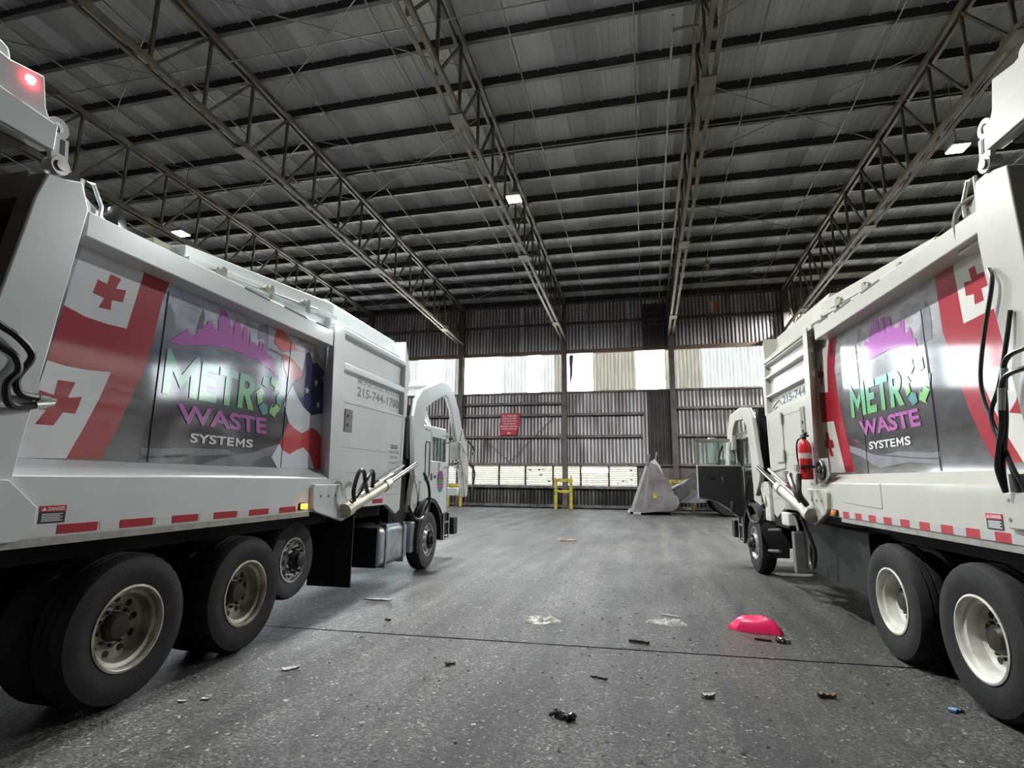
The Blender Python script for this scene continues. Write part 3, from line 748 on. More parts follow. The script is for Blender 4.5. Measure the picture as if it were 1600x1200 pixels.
    ring.lathe([(.035, .0), (.035, .03), (.07, .03), (.07, 0)], -1.08+ds, 3.90+dz, 20).prism(T([(-1.09,3.86),(-1.0,3.85),(-.985,3.70),(-.95,3.66),(-1.08,3.64),(-1.10,3.72)]), -.01, .025)
    ring.build('lifting_eye', W1, tg, sgn)
    B().prism(T([(-1.055,3.84),(-1.025,3.84),(-1.015,3.74),(-1.045,3.74)]), .024, .028).build('slot', BLACKP, tg, sgn)
    if left:
        B().lathe([(0, .055), (.022, .05), (.03, .03)], -1.29, 4.09, 16).build('red_lamp', REDON, tg, sgn)
        B().box((-.4, -1.75, 3.69), (-.37, -1.25, 3.705)).build('gate_seal', W1, tg, sgn)
    # --- roof cover
    z0, z1 = (3.72, 4.0) if left else (3.80, 4.06)
    B().prism([(.3,3.45),(.3,z0),(2.9,z1),(2.9,3.45)], -2.2, -.22).build('roof_cover', W1, P, sgn, .01)
    B().prism([(.3,z0-.17),(.3,z0-.12),(2.9,z1-.19),(2.9,z1-.24)], -.22, -.16).build('cover_lip', W1, P, sgn)
    B().box((-.8, .05, 3.5), (-.3, .32, z0-.04)).build('cover_end', mat('cover_end_tan', (.50, .46, .34), .5, col2=(.2, .16, .1), scale=6), P, sgn)
    for q in (.62, 1.35, 2.05):
        zz = z0-.2+(q-.3)*(z1-z0)/2.6
        c = B().prism([(q-.09,zz+.01),(q-.05,zz+.05),(q-.01,zz+.03),(q+.02,zz+.08),(q+.07,zz+.07),(q+.09,zz-.09),(q+.05,zz-.07),(q+.04,zz-.02),(q-.04,zz-.03)], -.12, -.085)
        c.build('cover_clip', mat('clip_dull', (.26, .24, .20), .6), P, sgn)
    B().tube([(-.1, .35, z0-.2), (-.1, 2.3, z1-.27)], .012, 6).build('clip_rod', STEEL, P, sgn)
    sl = B()
    for a, b in ((.85, 1.25), (1.5, 1.95), (2.15, 2.45)): sl.box((.0, a, zr1+(zt1-zr1)*(a+.78)/3.4-.02), (.003, b, zr1+(zt1-zr1)*(b+.78)/3.4-.008))
    each(sl, 'rail_slot', BLACKP, P, sgn)
    # --- front post and hopper
    if left: fp = [(2.56,3.60),(2.66,1.63),(2.98,1.63),(2.84,3.66)]
    else: fp = [(2.84,3.70),(2.95,1.63),(3.20,1.63),(3.0,3.74)]
    pst = B()
    for q in (0,):
        (sa, za), (sb, zb_), (sc_, zc_), (sd, zd) = fp
        sl_ = .13 if left else .31
        lo_ = [(.012, sb, zb_), (.012, sc_, zc_), (-.30, max(sc_, sb+sl_+.08), zc_), (-.30, sb+sl_, zb_), (-.19, sb+sl_, zb_)]
        hi_ = [(.012, sa, za), (.012, sd, zd), (-.30, max(sd, sa+sl_+.08), zd), (-.30, sa+sl_, za), (-.19, sa+sl_, za)]
        pst.add(lo_+hi_, [(0,1,2,3,4), (9,8,7,6,5)] + [(i, 5+i, 5+(i+1) % 5, (i+1) % 5) for i in range(5)])
    pst.build('front_post', W1, P, sgn, .008)
    HT = 4.02 if left else 4.12
    st = 3.62 if left else 3.70
    B().box((-2.44, 2.86, 1.25), (-.24, 5.02, st)).box((-.26, 2.86 if left else 3.16, 1.25), (-.07, 5.02, st)).build('hopper_shell', W1, P, sgn)
    B().prism([(0,st-.06),(0,st),(-.08,st+.05),(-.13,st+.07),(-.13,st+.12),(-.2,st+.14),(-.26,HT),(-2.2,HT),(-2.3,st-.06)], 2.72, 5.04, 1).build('hopper_roof', W1, P, sgn, .008)
    B().prism([(5.0,st-.5),(5.0,HT-.03),(5.2,st-.02),(5.27,3.35),(5.16,3.2),(5.05,3.0)], -.28, -.02).build('hopper_brow', W1, P, sgn, .01)
    B().prism([(5.0,st-.5),(5.0,HT-.03),(5.2,st-.02),(5.27,3.35),(5.16,3.2),(5.05,3.0)], -2.42, -2.2).build('far_hopper_brow', W1, P, sgn)
    def rib(za, zb): 
        B().prism([(-.07,za-.0),(0,za+.015),(0,zb-.05),(-.07,zb)], 2.9, 5.0, 1).build('hopper_rib', W1, P, sgn, .004)
    if left:
        rib(3.53, 3.60); rib(3.07, 3.22)
    else:
        rib(3.58, 3.66); rib(3.36, 3.45); rib(3.04, 3.13)
    zl = 2.70 if left else 2.78
    low = [(2.9 if left else 3.1,zl),(2.92 if left else 3.1,1.66),(2.75,1.62),(2.75,1.25),(4.45,1.25),(4.82,1.09),(4.98,1.15),(5.06,zl)]
    B().prism(low, -.07, .0).build('hopper_side', W1, P, sgn, .006)
    B().prism([(4.96,3.55),(4.96,zl-.02),(5.1,zl-.02),(5.13,3.4),(5.06,3.55)], -.2, .004).build('corner_stile', W1, P, sgn, .008)
    SEAM = mat('panel_gap', (.18, .19, .19), .6)
    sm = B()
    def seam(s0_, z0_, s1_, z1_, w=.006):
        if abs(s1_-s0_) > abs(z1_-z0_): sm.prism([(s0_,z0_),(s1_,z1_),(s1_,z1_+w),(s0_,z0_+w)], .0, .002)
        else: sm.prism([(s0_,z0_),(s0_+w,z0_),(s1_+w,z1_),(s1_,z1_)], .0, .002)
    seam(2.95, 2.64, 4.98, 2.66, .008); seam(4.93, 2.64, 4.9, 1.9, .016); seam(2.95, 2.05, 4.9, 2.05, .004); seam(3.1, 1.72, 4.9, 1.72, .004); seam(3.5, 1.4, 4.9, 1.4, .005); seam(3.5, 1.5, 4.85, 1.5, .003)
    sm.build('panel_seams', SEAM, P, sgn, smooth=False)
    # ladder vent
    vt = B().box((-.0, 2.98, 2.26), (.012, 3.18, 2.56)) if left else B().box((0, 3.2, 2.3), (.012, 3.36, 2.68))
    vt.build('side_marker_box', mat('marker_grey', (.20, .19, .17), .5), P, sgn)
    vv = B()
    for zc in (2.35, 2.47): vv.cyl((.012, 3.05 if left else 3.28, zc), (.02, 3.05 if left else 3.28, zc), .022, n=12)
    vv.build('marker_bolts', BLACKP, P, sgn)
    # --- arm cylinder and bracket
    bx = 0 if left else .27
    brk = [(2.30,1.57),(2.27,1.53),(2.30,1.29),(2.36,1.25),(3.0,1.10),(3.12,1.13),(3.13,1.3),(2.92,1.45),(2.90,1.57)] if left else [(2.57,1.57),(2.54,1.53),(2.57,1.34),(2.62,1.28),(3.02,1.11),(3.16,1.13),(3.24,1.3),(3.24,1.57)]
    B().prism(brk, -.02, .045).build('cylinder_bracket', W1, P, sgn, .012)
    for q in (2.45, 2.62, 2.79): B().lathe([(0, .057), (.016, .055), (.016, .045)], q+bx, 1.43, 10).build('bracket_bolt', STEEL, P, sgn)
    B().cyl((.045, 3.06, 1.2), (.07, 3.06, 1.2), .04, n=16).build('bracket_pin', STEEL, P, sgn)
    cyl = empty('lift_cylinder', parent=P)
    CW = mat('cylinder_cream', (.66, .64, .56), .35, col2=(.4, .37, .3), scale=6)
    B().cyl((.09, 2.96, 1.23), (.09, 4.20, 1.56), .08, n=24).cyl((.09, 2.96, 1.23), (.09, 3.1, 1.265), .095, n=24).cyl((.09, 4.1, 1.535), (.09, 4.26, 1.58), .095, n=24).build('barrel', CW if left else W1, cyl, sgn)
    B().cyl((.09, 4.2, 1.56), (.09, 5.40, 1.90), .042, n=18).build('rod', CHROME, cyl, sgn)
    B().cyl((.13, 3.3, 1.43), (.13, 4.35, 1.72), .016, n=10).cyl((.06, 4.0, 1.60), (.06, 4.9, 1.86), .024, n=12).build('oil_line', STEEL, cyl, sgn)
    if left:
        hose('loop_hose', P, sgn, [(.2, 3.0, 1.36), (.22, 2.93, 1.5), (.24, 3.0, 1.72), (.24, 3.14, 1.74), (.22, 3.24, 1.6), (.2, 3.36, 1.46)], .028)
        hose('loop_hose', P, sgn, [(.16, 3.0, 1.34), (.2, 3.12, 1.46), (.24, 3.25, 1.65), (.24, 3.38, 1.75), (.22, 3.48, 1.68), (.2, 3.5, 1.52)], .028)
    else:
        hose('loop_hose', P, sgn, [(.2, 3.0, 1.40), (.24, 3.08, 1.55), (.22, 3.3, 1.7), (.2, 3.36, 1.76)], .035)
        hose('loop_hose', P, sgn, [(.16, 2.9, 1.36), (.24, 2.9, 1.5), (.22, 2.96, 1.66), (.2, 2.98, 1.76)], .035)
        hose('hanging_hose', P, sgn, [(.12, 3.2, 1.3), (.1, 3.3, 1.15), (.02, 3.2, .8), (.0, 3.3, .58), (-.05, 3.55, .50), (-.1, 3.75, .58), (-.15, 3.8, .9), (-.2, 3.9, 1.1)], .025)
    # --- arm over the cab
    if left:
        arm = [(5.42,1.66),(5.34,1.72),(5.22,2.72),(5.31,3.01),(5.61,3.25),(6.59,3.56),(7.0,3.61),(7.45,3.5),(7.86,3.16),(8.30,2.55),(8.0,2.3),(7.74,2.5),(7.36,3.09),(7.08,3.30),(6.9,3.33),(6.25,3.12),(5.84,2.94),(5.76,2.67),(5.86,1.8),(5.72,1.57)]
        fore = [(8.1,2.76),(8.38,2.49),(8.64,1.92),(8.59,1.27),(8.38,1.25),(8.19,1.77),(7.84,2.32)]
    else:
        arm = [(5.42,1.66),(5.34,1.8),(5.50,2.2),(5.70,2.81),(5.95,3.02),(6.6,3.10),(7.49,3.05),(7.83,2.65),(7.83,2.3),(7.37,2.3),(7.34,2.62),(7.2,2.76),(6.97,2.87),(6.36,2.85),(6.06,2.66),(5.93,2.11),(5.88,1.65),(5.72,1.4)]
        fore = [(7.42,2.5),(7.83,2.5),(8.1,1.8),(8.1,1.2),(7.9,1.2),(7.75,1.7)]
    ar = B().prism(arm, .0, .09).build('lift_arm', W1, P, sgn, .02)
    B().prism(arm, -2.75, -2.55).build('far_lift_arm', W1, P, sgn, .02)
    B().prism(fore, -.01, .12).build('fore_arm', DIRTYW, P, sgn, .02)
    B().prism(fore, -2.77, -2.53).build('far_fore_arm', DIRTYW, P, sgn, .02)
    B().box((-2.6, 8.3 if left else 7.95, 1.28), (.0, 8.48 if left else 8.12, 1.46)).build('fork_tube', DIRTYW, P, sgn, .02)
    B().cyl((-2.6, 6.6, arm[6][1]-.12), (.05, 6.6, arm[6][1]-.12), .08, n=16).build('arm_cross_tube', W1, P, sgn)
    if left: B().prism([(6.2,2.9),(6.25,3.1),(6.55,3.18),(7.05,2.72),(7.0,2.7),(6.45,2.98)], -.3, -.25).build('arm_web_plate', W1, P, sgn)
    B().prism([(5.36,1.75),(5.62,1.68),(5.50,1.19),(5.36,1.08),(5.2,1.09),(5.24,1.41)] if left else [(5.64,1.68),(5.44,1.66),(5.06,1.24),(5.3,1.2)], .0, .10 if left else .05).build('pivot_arm', DIRTYW, P, sgn, .02)
    hose('pivot_hose', P, sgn, [(.24, 5.4, 1.75), (.27, 5.6, 1.5), (.27, 5.62, 1.2), (.24, 5.45, 1.0), (.2, 5.15, 1.0), (.15, 5.0, 1.2)], .025)
    hose('arm_hose', P, sgn, [(.26, 8.0, 2.5), (.3, 8.4, 2.3), (.3, 8.1, 2.0), (.3, 8.5, 1.8), (.28, 8.4, 1.4)] if left else [(.26, 7.5, 2.4), (.3, 7.8, 2.1), (.3, 7.9, 1.7)], .02)
    # --- space behind the cab
    B().box((-2.3, 5.1, .9), (-.25, 5.9, 2.2)).build('engine_tunnel', DARKM, P, sgn)
    B().box((-2.2, 5.05, 2.2), (-.5, 5.3, 3.3)).build('screen', DARKM, P, sgn)
    ac = B().cyl((-.35, 5.75, 2.0), (-.35, 5.75, 2.72), .15, n=24).cyl((-.35, 5.75, 2.72), (-.35, 5.75, 2.8), .165, .13, n=24)
    ac.build('air_cleaner', CHROME if not left else BLACKP, P, sgn)
    B().cyl((-.42, 5.55, 1.2), (-.42, 5.55, 2.0), .07, n=14).build('intake_pipe', BLACKP, P, sgn)
    B().prism([(5.1,3.15),(5.75,2.95),(5.75,3.15),(5.2,3.5)], -.9, -.3).build('warning_plate', mat('plate_dark_red', (.25, .03, .03), .5), P, sgn)
    B().box((-2.2, 5.88, 1.3), (-.09, 6.06, 3.0)).build('cab_bulkhead', DARKM, P, sgn)
    # --- cab
    cab = empty('cab', parent=P)
    ci = -.10
    CM = W1
    B().box((-2.36, 6.1, 1.25), (ci, 6.18, 2.62)).build('cab_rear', CM, cab, sgn, .02)
    B().prism([(6.1,2.56),(6.1,2.62),(6.35,2.68),(7.55,2.70),(7.78,2.58),(7.78,2.50)], -2.36, ci).build('cab_roof', CM, cab, sgn, .015)
    B().prism([(6.1,2.62),(6.1,1.25),(6.16,1.22),(6.64,1.30),(6.64,2.62)], ci-.06, ci).build('cab_corner', CM, cab, sgn, .01)
    B().box((-2.36, 7.66, .95), (ci, 7.82, 1.95)).build('cab_front', CM, cab, sgn, .03)
    B().box((ci-.08, 7.62, 1.0), (ci, 7.8, 2.6)).build('front_pillar', CM, cab, sgn, .015)
    B().box((-2.36, 7.7, 1.0), (-2.28, 7.8, 2.6)).build('far_front_pillar', CM, cab, sgn)
    B().box((-2.36, 6.1, 1.25), (-2.30, 7.7, 2.0)).build('far_cab_side', CM, cab, sgn)
    B().box((-2.36, 6.1, 2.0), (-2.30, 6.7, 2.6)).build('far_cab_corner', CM, cab, sgn)
    B().box((-2.3, 7.74, 1.95), (ci-.08, 7.76, 2.55)).build('windscreen', GLASS, cab, sgn)
    B().box((-2.36, 6.1, 1.05), (ci-.02, 7.75, 1.25)).build('cab_floor', DARKM, cab, sgn)
    B().box((-.75, 6.35, 1.25), (-.25, 6.85, 1.62)).box((-.75, 6.25, 1.6), (-.25, 6.42, 2.3)).build('driver_seat', BLACKP, cab, sgn, .04)
    B().box((-2.2, 7.3, 1.25), (ci-.1, 7.65, 1.9)).build('dashboard', BLACKP, cab, sgn, .04)
    B().cyl((-.5, 6.75, 2.70), (-.5, 6.75, 2.78), .05, .035, n=12).build('roof_beacon', CM, cab, sgn)
    # door
    door = empty('door', parent=P)
    dlow = [(6.66,2.0),(6.66,1.30),(6.8,1.28),(7.08,1.22),(7.36,1.06),(7.52,.92),(7.66,.92),(7.66,2.0)]
    b = B().prism(dlow, -.045, 0)
    fr = B().prism([(6.66,2.0),(6.66,2.56),(6.72,2.56),(6.72,2.0)], -.045, 0).prism([(7.60,2.0),(7.58,2.56),(7.66,2.56),(7.66,2.0)], -.045, 0).prism([(6.66,2.48),(6.66,2.56),(7.66,2.56),(7.66,2.48)], -.045, 0)
    if left:
        b.build('door_skin', CM, door, sgn, .01); fr.build('door_frame', CM, door, sgn, .008)
        B().box((-.03, 6.72, 2.0), (-.024, 7.6, 2.48)).build('window', GLASS, door, sgn)
        B().box((-.02, 6.9, 1.66), (.006, 7.0, 1.72)).box((-.02, 6.7, 1.62), (.006, 6.78, 1.75)).build('door_handle', BLACKP, door, sgn)
        door.location = (0, 0, 0)
        for o in door.children: o.location = (sgn*ci, 0, 0)
    else:
        # hinged at the front edge and swung wide open, inner face towards the rear
        b.build('door_skin', CM, door, sgn, .01); fr.build('door_frame', mat('door_frame_grey', (.20, .20, .17), .5), door, sgn, .008)
        B().box((-.03, 6.72, 2.0), (-.024, 7.6, 2.48)).build('window', GLASS, door, sgn)
        tr_ = [(6.68,1.98),(6.68,1.33),(6.82,1.31),(7.1,1.25),(7.38,1.09),(7.53,.95),(7.64,.95),(7.64,1.98)]
        B().prism(tr_, -.075, -.045).build('door_trim', mat('door_trim_black', (.018, .018, .018), .55), door, sgn, .008)
        B().cyl((-.076, 6.98, 1.78), (-.1, 6.98, 1.78), .06, n=20).build('speaker', BLACKP, door, sgn)
        B().tube([(-.076, 7.2, 1.72), (-.11, 7.2, 1.75), (-.11, 7.24, 1.62)], .012, 6).build('inner_handle', CHROME, door, sgn)
        B().box((-.1, 7.36, 1.05), (-.076, 7.44, 1.25)).build('grab_handle', CHROME, door, sgn, .008)
        B().box((.12, 7.02, 2.05), (.16, 7.2, 2.5)).tube([(.0, 7.5, 2.52), (.14, 7.15, 2.52)], .012, 6).build('mirror', CHROME, door, sgn, .01)
        B().lathe([(0, .13), (.1, .14), (.12, .17)], 7.08, 2.5, 16).build('spot_mirror', CHROME, door, sgn)
        M = Matrix.Translation((sgn*(ci), 7.62, 0)) @ Matrix.Rotation(sgn*math.radians(88), 4, 'Z') @ Matrix.Scale(.9, 4, (0, 1, 0)) @ Matrix.Translation((0, -7.66, 0))
        for o in door.children: o.matrix_local = M
    # grab rail loop behind the door
    lp = [(ci+.012, 6.34, 1.66), (ci+.012, 6.34, 2.3), (ci+.012, 6.38, 2.36), (ci+.012, 6.54, 2.36), (ci+.012, 6.57, 2.3), (ci+.012, 6.57, 1.72), (ci+.012, 6.46, 1.63), (ci+.012, 6.38, 1.62), (ci+.012, 6.34, 1.66)]
    B().tube(lp, .009, 6).build('corner_window_trim', BLACKP, cab, sgn)
    # mirrors
    if left:
         B().tube([(ci, 7.6, 2.4), (.2, 7.32, 2.44), (.22, 7.32, 1.9), (ci, 7.6, 1.9)], .014, 6).build('mirror_bracket', STEEL, P, sgn)
    if left: B().box((.08, 7.28, 2.04), (.30, 7.35, 2.42)).build('mirror', CHROME, P, sgn, .02)
    if left: B().lathe([(0, .30), (.07, .29), (.09, .26), (.08, .2), (0, .19)], 7.32, 1.93, 16).build('spot_mirror', CHROME, P, sgn)
    # fender, bumper, step
    fen = []
    for k in range(19):
        a = math.radians(-8 + 206*k/18); fen.append((6.42+.68*math.cos(a), .56+.70*math.sin(a)))
    inner = [(6.42+(x-6.42)*.93, .56+(z-.56)*.93) for x, z in reversed(fen)]
    B().prism(fen+inner, -.42, .03).build('fender', BLACKP, P, sgn, .008)
    B().box((-2.42, 7.95, .48), (.02, 8.2, .84)).build('bumper', BLACKP, P, sgn, .02)
    B().box((-.3, 7.35, .42), (-.02, 7.75, .46)).box((-.3, 7.35, .75), (-.02, 7.7, .79)).box((-.05, 7.35, .42), (-.02, 7.4, .95)).box((-.05, 7.7, .42), (-.02, 7.75, .95)).build('cab_step', CHROME, P, sgn, .006)
    B().box((-.35, 7.2, .5), (-.06, 7.9, .95)).build('step_box', DARKM, P, sgn, .01)
    # --- chassis
    ch = B()
    for u in (-.86, -1.66): ch.box((u-.05, -1.3, .78), (u+.05, 7.95, 1.05))
    for q in (-.9, .65, 2.0, 3.6, 5.2, 7.5): ch.box((-1.7, q-.06, .8), (-.8, q+.06, 1.0))
    ch.build('chassis', DARKM, P, sgn)
    ax = B()
    for q in (0, 1.3, 6.42): ax.cyl((-2.3, q, .535), (-.2, q, .535), .09, n=12)
    for q in (0, 1.3): ax.lathe([(0, -1.0), (.22, -1.05), (.24, -1.25), (.22, -1.5), (0, -1.55)], q, .56, 16)
    each(ax, 'axle', DARKM, P, sgn)
    B().box((-2.2, -1.0, 1.05), (-.36, 5.0, 1.25)).build('subframe', DARKM, P, sgn)
    B().box((-1.7, 3.0, .45), (-.9, 5.9, .8)).build('gearbox', DARKM, P, sgn)
    # mud flaps
    if left:
        B().box((-.66, 3.44, .20), (-.02, 3.46, 1.15)).build('mud_flap', mat('flap_rubber', (.008, .008, .009), .6), P, sgn)
        tank = B().box((-.66, 4.35, .30), (-.04, 5.52, .92)).build('fuel_tank', ALU, P, sgn, .11, seg=5)
        st_ = B()
        for q in (4.55, 5.25): st_.box((-.67, q, .285), (-.022, q+.06, .935))
        st_.build('tank_strap', STEEL, tank, 1, .02)
        B().box((-.62, 4.3, .32), (-.06, 4.36, .9)).build('battery_box', BLACKP, P, sgn)
        B().cyl((-.3, 4.8, .9), (-.26, 4.8, .98), .05, n=14).build('filler_cap', BLACKP, P, sgn)
        B().box((-.6, 5.6, .38), (-.03, 5.8, .9)).build('step_side', ALU, P, sgn, .02)
    else:
        B().box((-.7, 4.15, .34), (-.03, 4.28, .93)).build('tool_box', mat('tool_box_grey', (.11, .105, .10), .5, col2=(.2, .19, .18), scale=6), P, sgn, .015)
        B().box((-.75, 2.0, .42), (-.15, 4.1, 1.1)).build('battery_box', DARKM, P, sgn)
        B().tube(smoothline([(-.3, 1.75, .6), (-.25, 1.85, .3), (-.25, 2.0, .22), (-.3, 2.2, .45)], 5), .03, 8).build('air_line', HOSE, P, sgn)
        B().box((-.12, 4.2, 1.0), (.02, 4.55, 1.2)).build('valve_block', DIRTYW, P, sgn, .02)
        tb = B()
        tb.tube([(-.1, 4.4, 1.15), (-.05, 4.1, 1.15), (-.05, 4.0, .95)], .02, 8).tube([(-.05, 4.9, .9), (-.02, 5.4, .85)], .025, 8).tube([(-.05, 5.0, .55), (-.02, 5.5, .5)], .025, 8)
        each(tb, 'air_pipe', mat('pipe_grey', (.12, .12, .12), .5), P, sgn)
        B().box((-.02, 5.02, 1.02), (.05, 5.3, 1.66)).build('pivot_plate', DIRTYW, P, sgn, .01)
    # --- wheels
    rk = 'dish' if left else 'dishw'
    wheel(P, sgn, 0, .536, 0, .536, rk); wheel(P, sgn, 1.3, .536, 0, .536, rk)
    wheel(P, sgn, 6.42, .528, .0, .528, 'alloy', False)
    if left: wheel(P, sgn, 2.57, .665, -.33, .46, 'alloy', False)
    return root, sp
# ------------------------------------------------------------------ printed side panels: outlines (s, z) in each truck's own frame
LART={
 'white_upper':[(-0.629,3.341),(-0.096,3.346),(-0.193,2.79),(-0.358,2.781),(-0.537,2.786),(-0.699,2.821)],
 'white_lower':[(-0.752,2.415),(-0.613,2.402),(-0.448,2.406),(-0.274,2.425),(-0.339,2.212),(-0.43,1.978),(-0.523,1.764),(-0.851,1.755)],
 'red':[(-0.096,3.346),(0.166,3.345),(0.103,3.113),(0.066,2.801),(0.039,2.639),(-0.003,2.461),(-0.082,2.234),(-0.17,1.986),(-0.263,1.767),(-0.523,1.764),(-0.43,1.978),(-0.339,2.212),(-0.274,2.425),(-0.448,2.406),(-0.613,2.402),(-0.752,2.415),(-0.699,2.821),(-0.537,2.786),(-0.358,2.781),(-0.193,2.79)],
 'cross1':[(-0.391,3.168),(-0.298,3.162),(-0.33,3.071),(-0.243,3.09),(-0.258,2.985),(-0.35,2.972),(-0.35,2.894),(-0.448,2.884),(-0.412,2.967),(-0.508,2.977),(-0.483,3.09),(-0.407,3.081)],
 'cross2':[(-0.661,2.296),(-0.536,2.3),(-0.573,2.185),(-0.472,2.205),(-0.505,2.079),(-0.593,2.078),(-0.645,1.983),(-0.765,1.98),(-0.707,2.082),(-0.801,2.077),(-0.77,2.207),(-0.673,2.189)],
 'skyline':[(0.214,2.785),(0.409,2.958),(0.422,2.904),(0.516,2.929),(0.516,2.969),(0.576,3.004),(0.576,3.05),(0.629,3.056),(0.63,3.094),(0.677,3.113),(0.695,3.075),(0.731,3.047),(0.783,3.043),(0.762,3.147),(0.785,3.164),(0.775,3.233),(0.844,3.264),(0.915,3.197),(0.93,3.137),(0.965,3.137),(0.988,3.044),(0.982,3.167),(1.008,3.23),(1.072,3.183),(1.097,3.159),(1.131,3.005),(1.119,3.165),(1.145,3.188),(1.185,3.173),(1.234,2.98),(1.226,3.148),(1.254,3.057),(1.324,3.054),(1.387,3.006),(1.391,3.091),(1.423,3.094),(1.449,2.988),(1.456,3.087),(1.491,3.074),(1.52,2.989),(1.601,2.948),(1.612,2.994),(1.68,2.877),(1.785,2.754),(1.584,2.83),(1.333,2.883),(1.062,2.898),(0.831,2.892),(0.575,2.848),(0.355,2.794)],
 'spire':[(0.181,3.118),(0.243,3.05),(0.28,2.853),(0.137,2.824),(0.145,2.978),(0.146,3.072)],
 'spire2':[(0.565,3.205),(0.594,3.093),(0.57,3.049),(0.576,3.004),(0.509,2.977),(0.53,3.074)],
 'tower':[(1.351,3.262),(1.437,3.286),(1.466,3.132),(1.357,3.104)],
 'towerw':[(1.443,3.299),(1.517,3.309),(1.559,3.003),(1.505,3.034)],
 'bridge':[(1.552,3.056),(1.726,3.053),(1.838,3.034),(1.84,2.887),(1.804,2.88),(1.795,3.013),(1.556,3.03)],
 'f_red1':[(1.665,3.33),(1.812,3.305),(2.097,3.158),(1.779,3.064),(1.639,3.146)],
 'f_white1':[(1.819,3.06),(2.099,3.145),(2.261,3.153),(2.232,2.921),(2.03,3.024)],
 'f_red2':[(1.82,3.052),(2.03,3.024),(2.232,2.921),(2.232,2.809),(1.955,2.759),(1.854,2.904)],
 'f_navy':[(2.261,3.153),(2.348,3.2),(2.676,3.054),(2.774,2.962),(2.862,2.477),(2.753,2.473),(2.499,2.416),(2.304,2.496),(2.173,2.596),(2.042,2.725),(2.24,2.862)],
 'f_white2':[(2.042,2.725),(2.173,2.596),(2.304,2.496),(2.499,2.416),(2.753,2.473),(2.839,2.47),(2.779,2.143),(2.651,2.239),(2.52,2.262),(2.317,2.176),(2.138,2.226),(2.033,2.281),(1.912,2.477)],
 'f_red3':[(2.033,2.281),(2.138,2.226),(2.317,2.176),(2.52,2.262),(2.651,2.239),(2.779,2.143),(2.796,1.762),(2.643,1.759),(2.516,1.935),(2.369,2.012),(2.229,1.971),(2.097,1.915),(1.957,1.956),(1.883,2.022)],
 'f_white3':[(1.883,2.022),(1.957,1.956),(2.097,1.915),(2.229,1.971),(2.369,2.012),(2.516,1.935),(2.643,1.759),(1.881,1.754),(1.765,1.87)],
 'eagle':[(2.069,3.366),(2.275,3.395),(2.477,3.303),(2.71,3.061),(2.679,3.036),(2.537,3.098),(2.444,3.07),(2.345,3.217),(2.084,3.258)],
 'road':[(0.666,1.739),(0.971,1.824),(1.208,1.872),(1.454,1.903),(1.653,1.965),(1.886,2.022),(1.932,1.949),(1.512,1.826),(1.445,1.754)],
 'road2':[(0.074,1.873),(0.263,1.876),(0.574,1.902),(1.064,1.912),(1.208,1.872),(0.697,1.84),(0.374,1.801),(0.082,1.82)],
 'road3':[(0.071,1.774),(0.35,1.824),(0.582,1.843),(0.505,1.772),(0.233,1.748),(0.066,1.747)],
}
STARS= [(2.539, 2.838), (2.351, 2.709), (2.624, 2.565), (2.729, 2.917), (2.793, 2.688)]
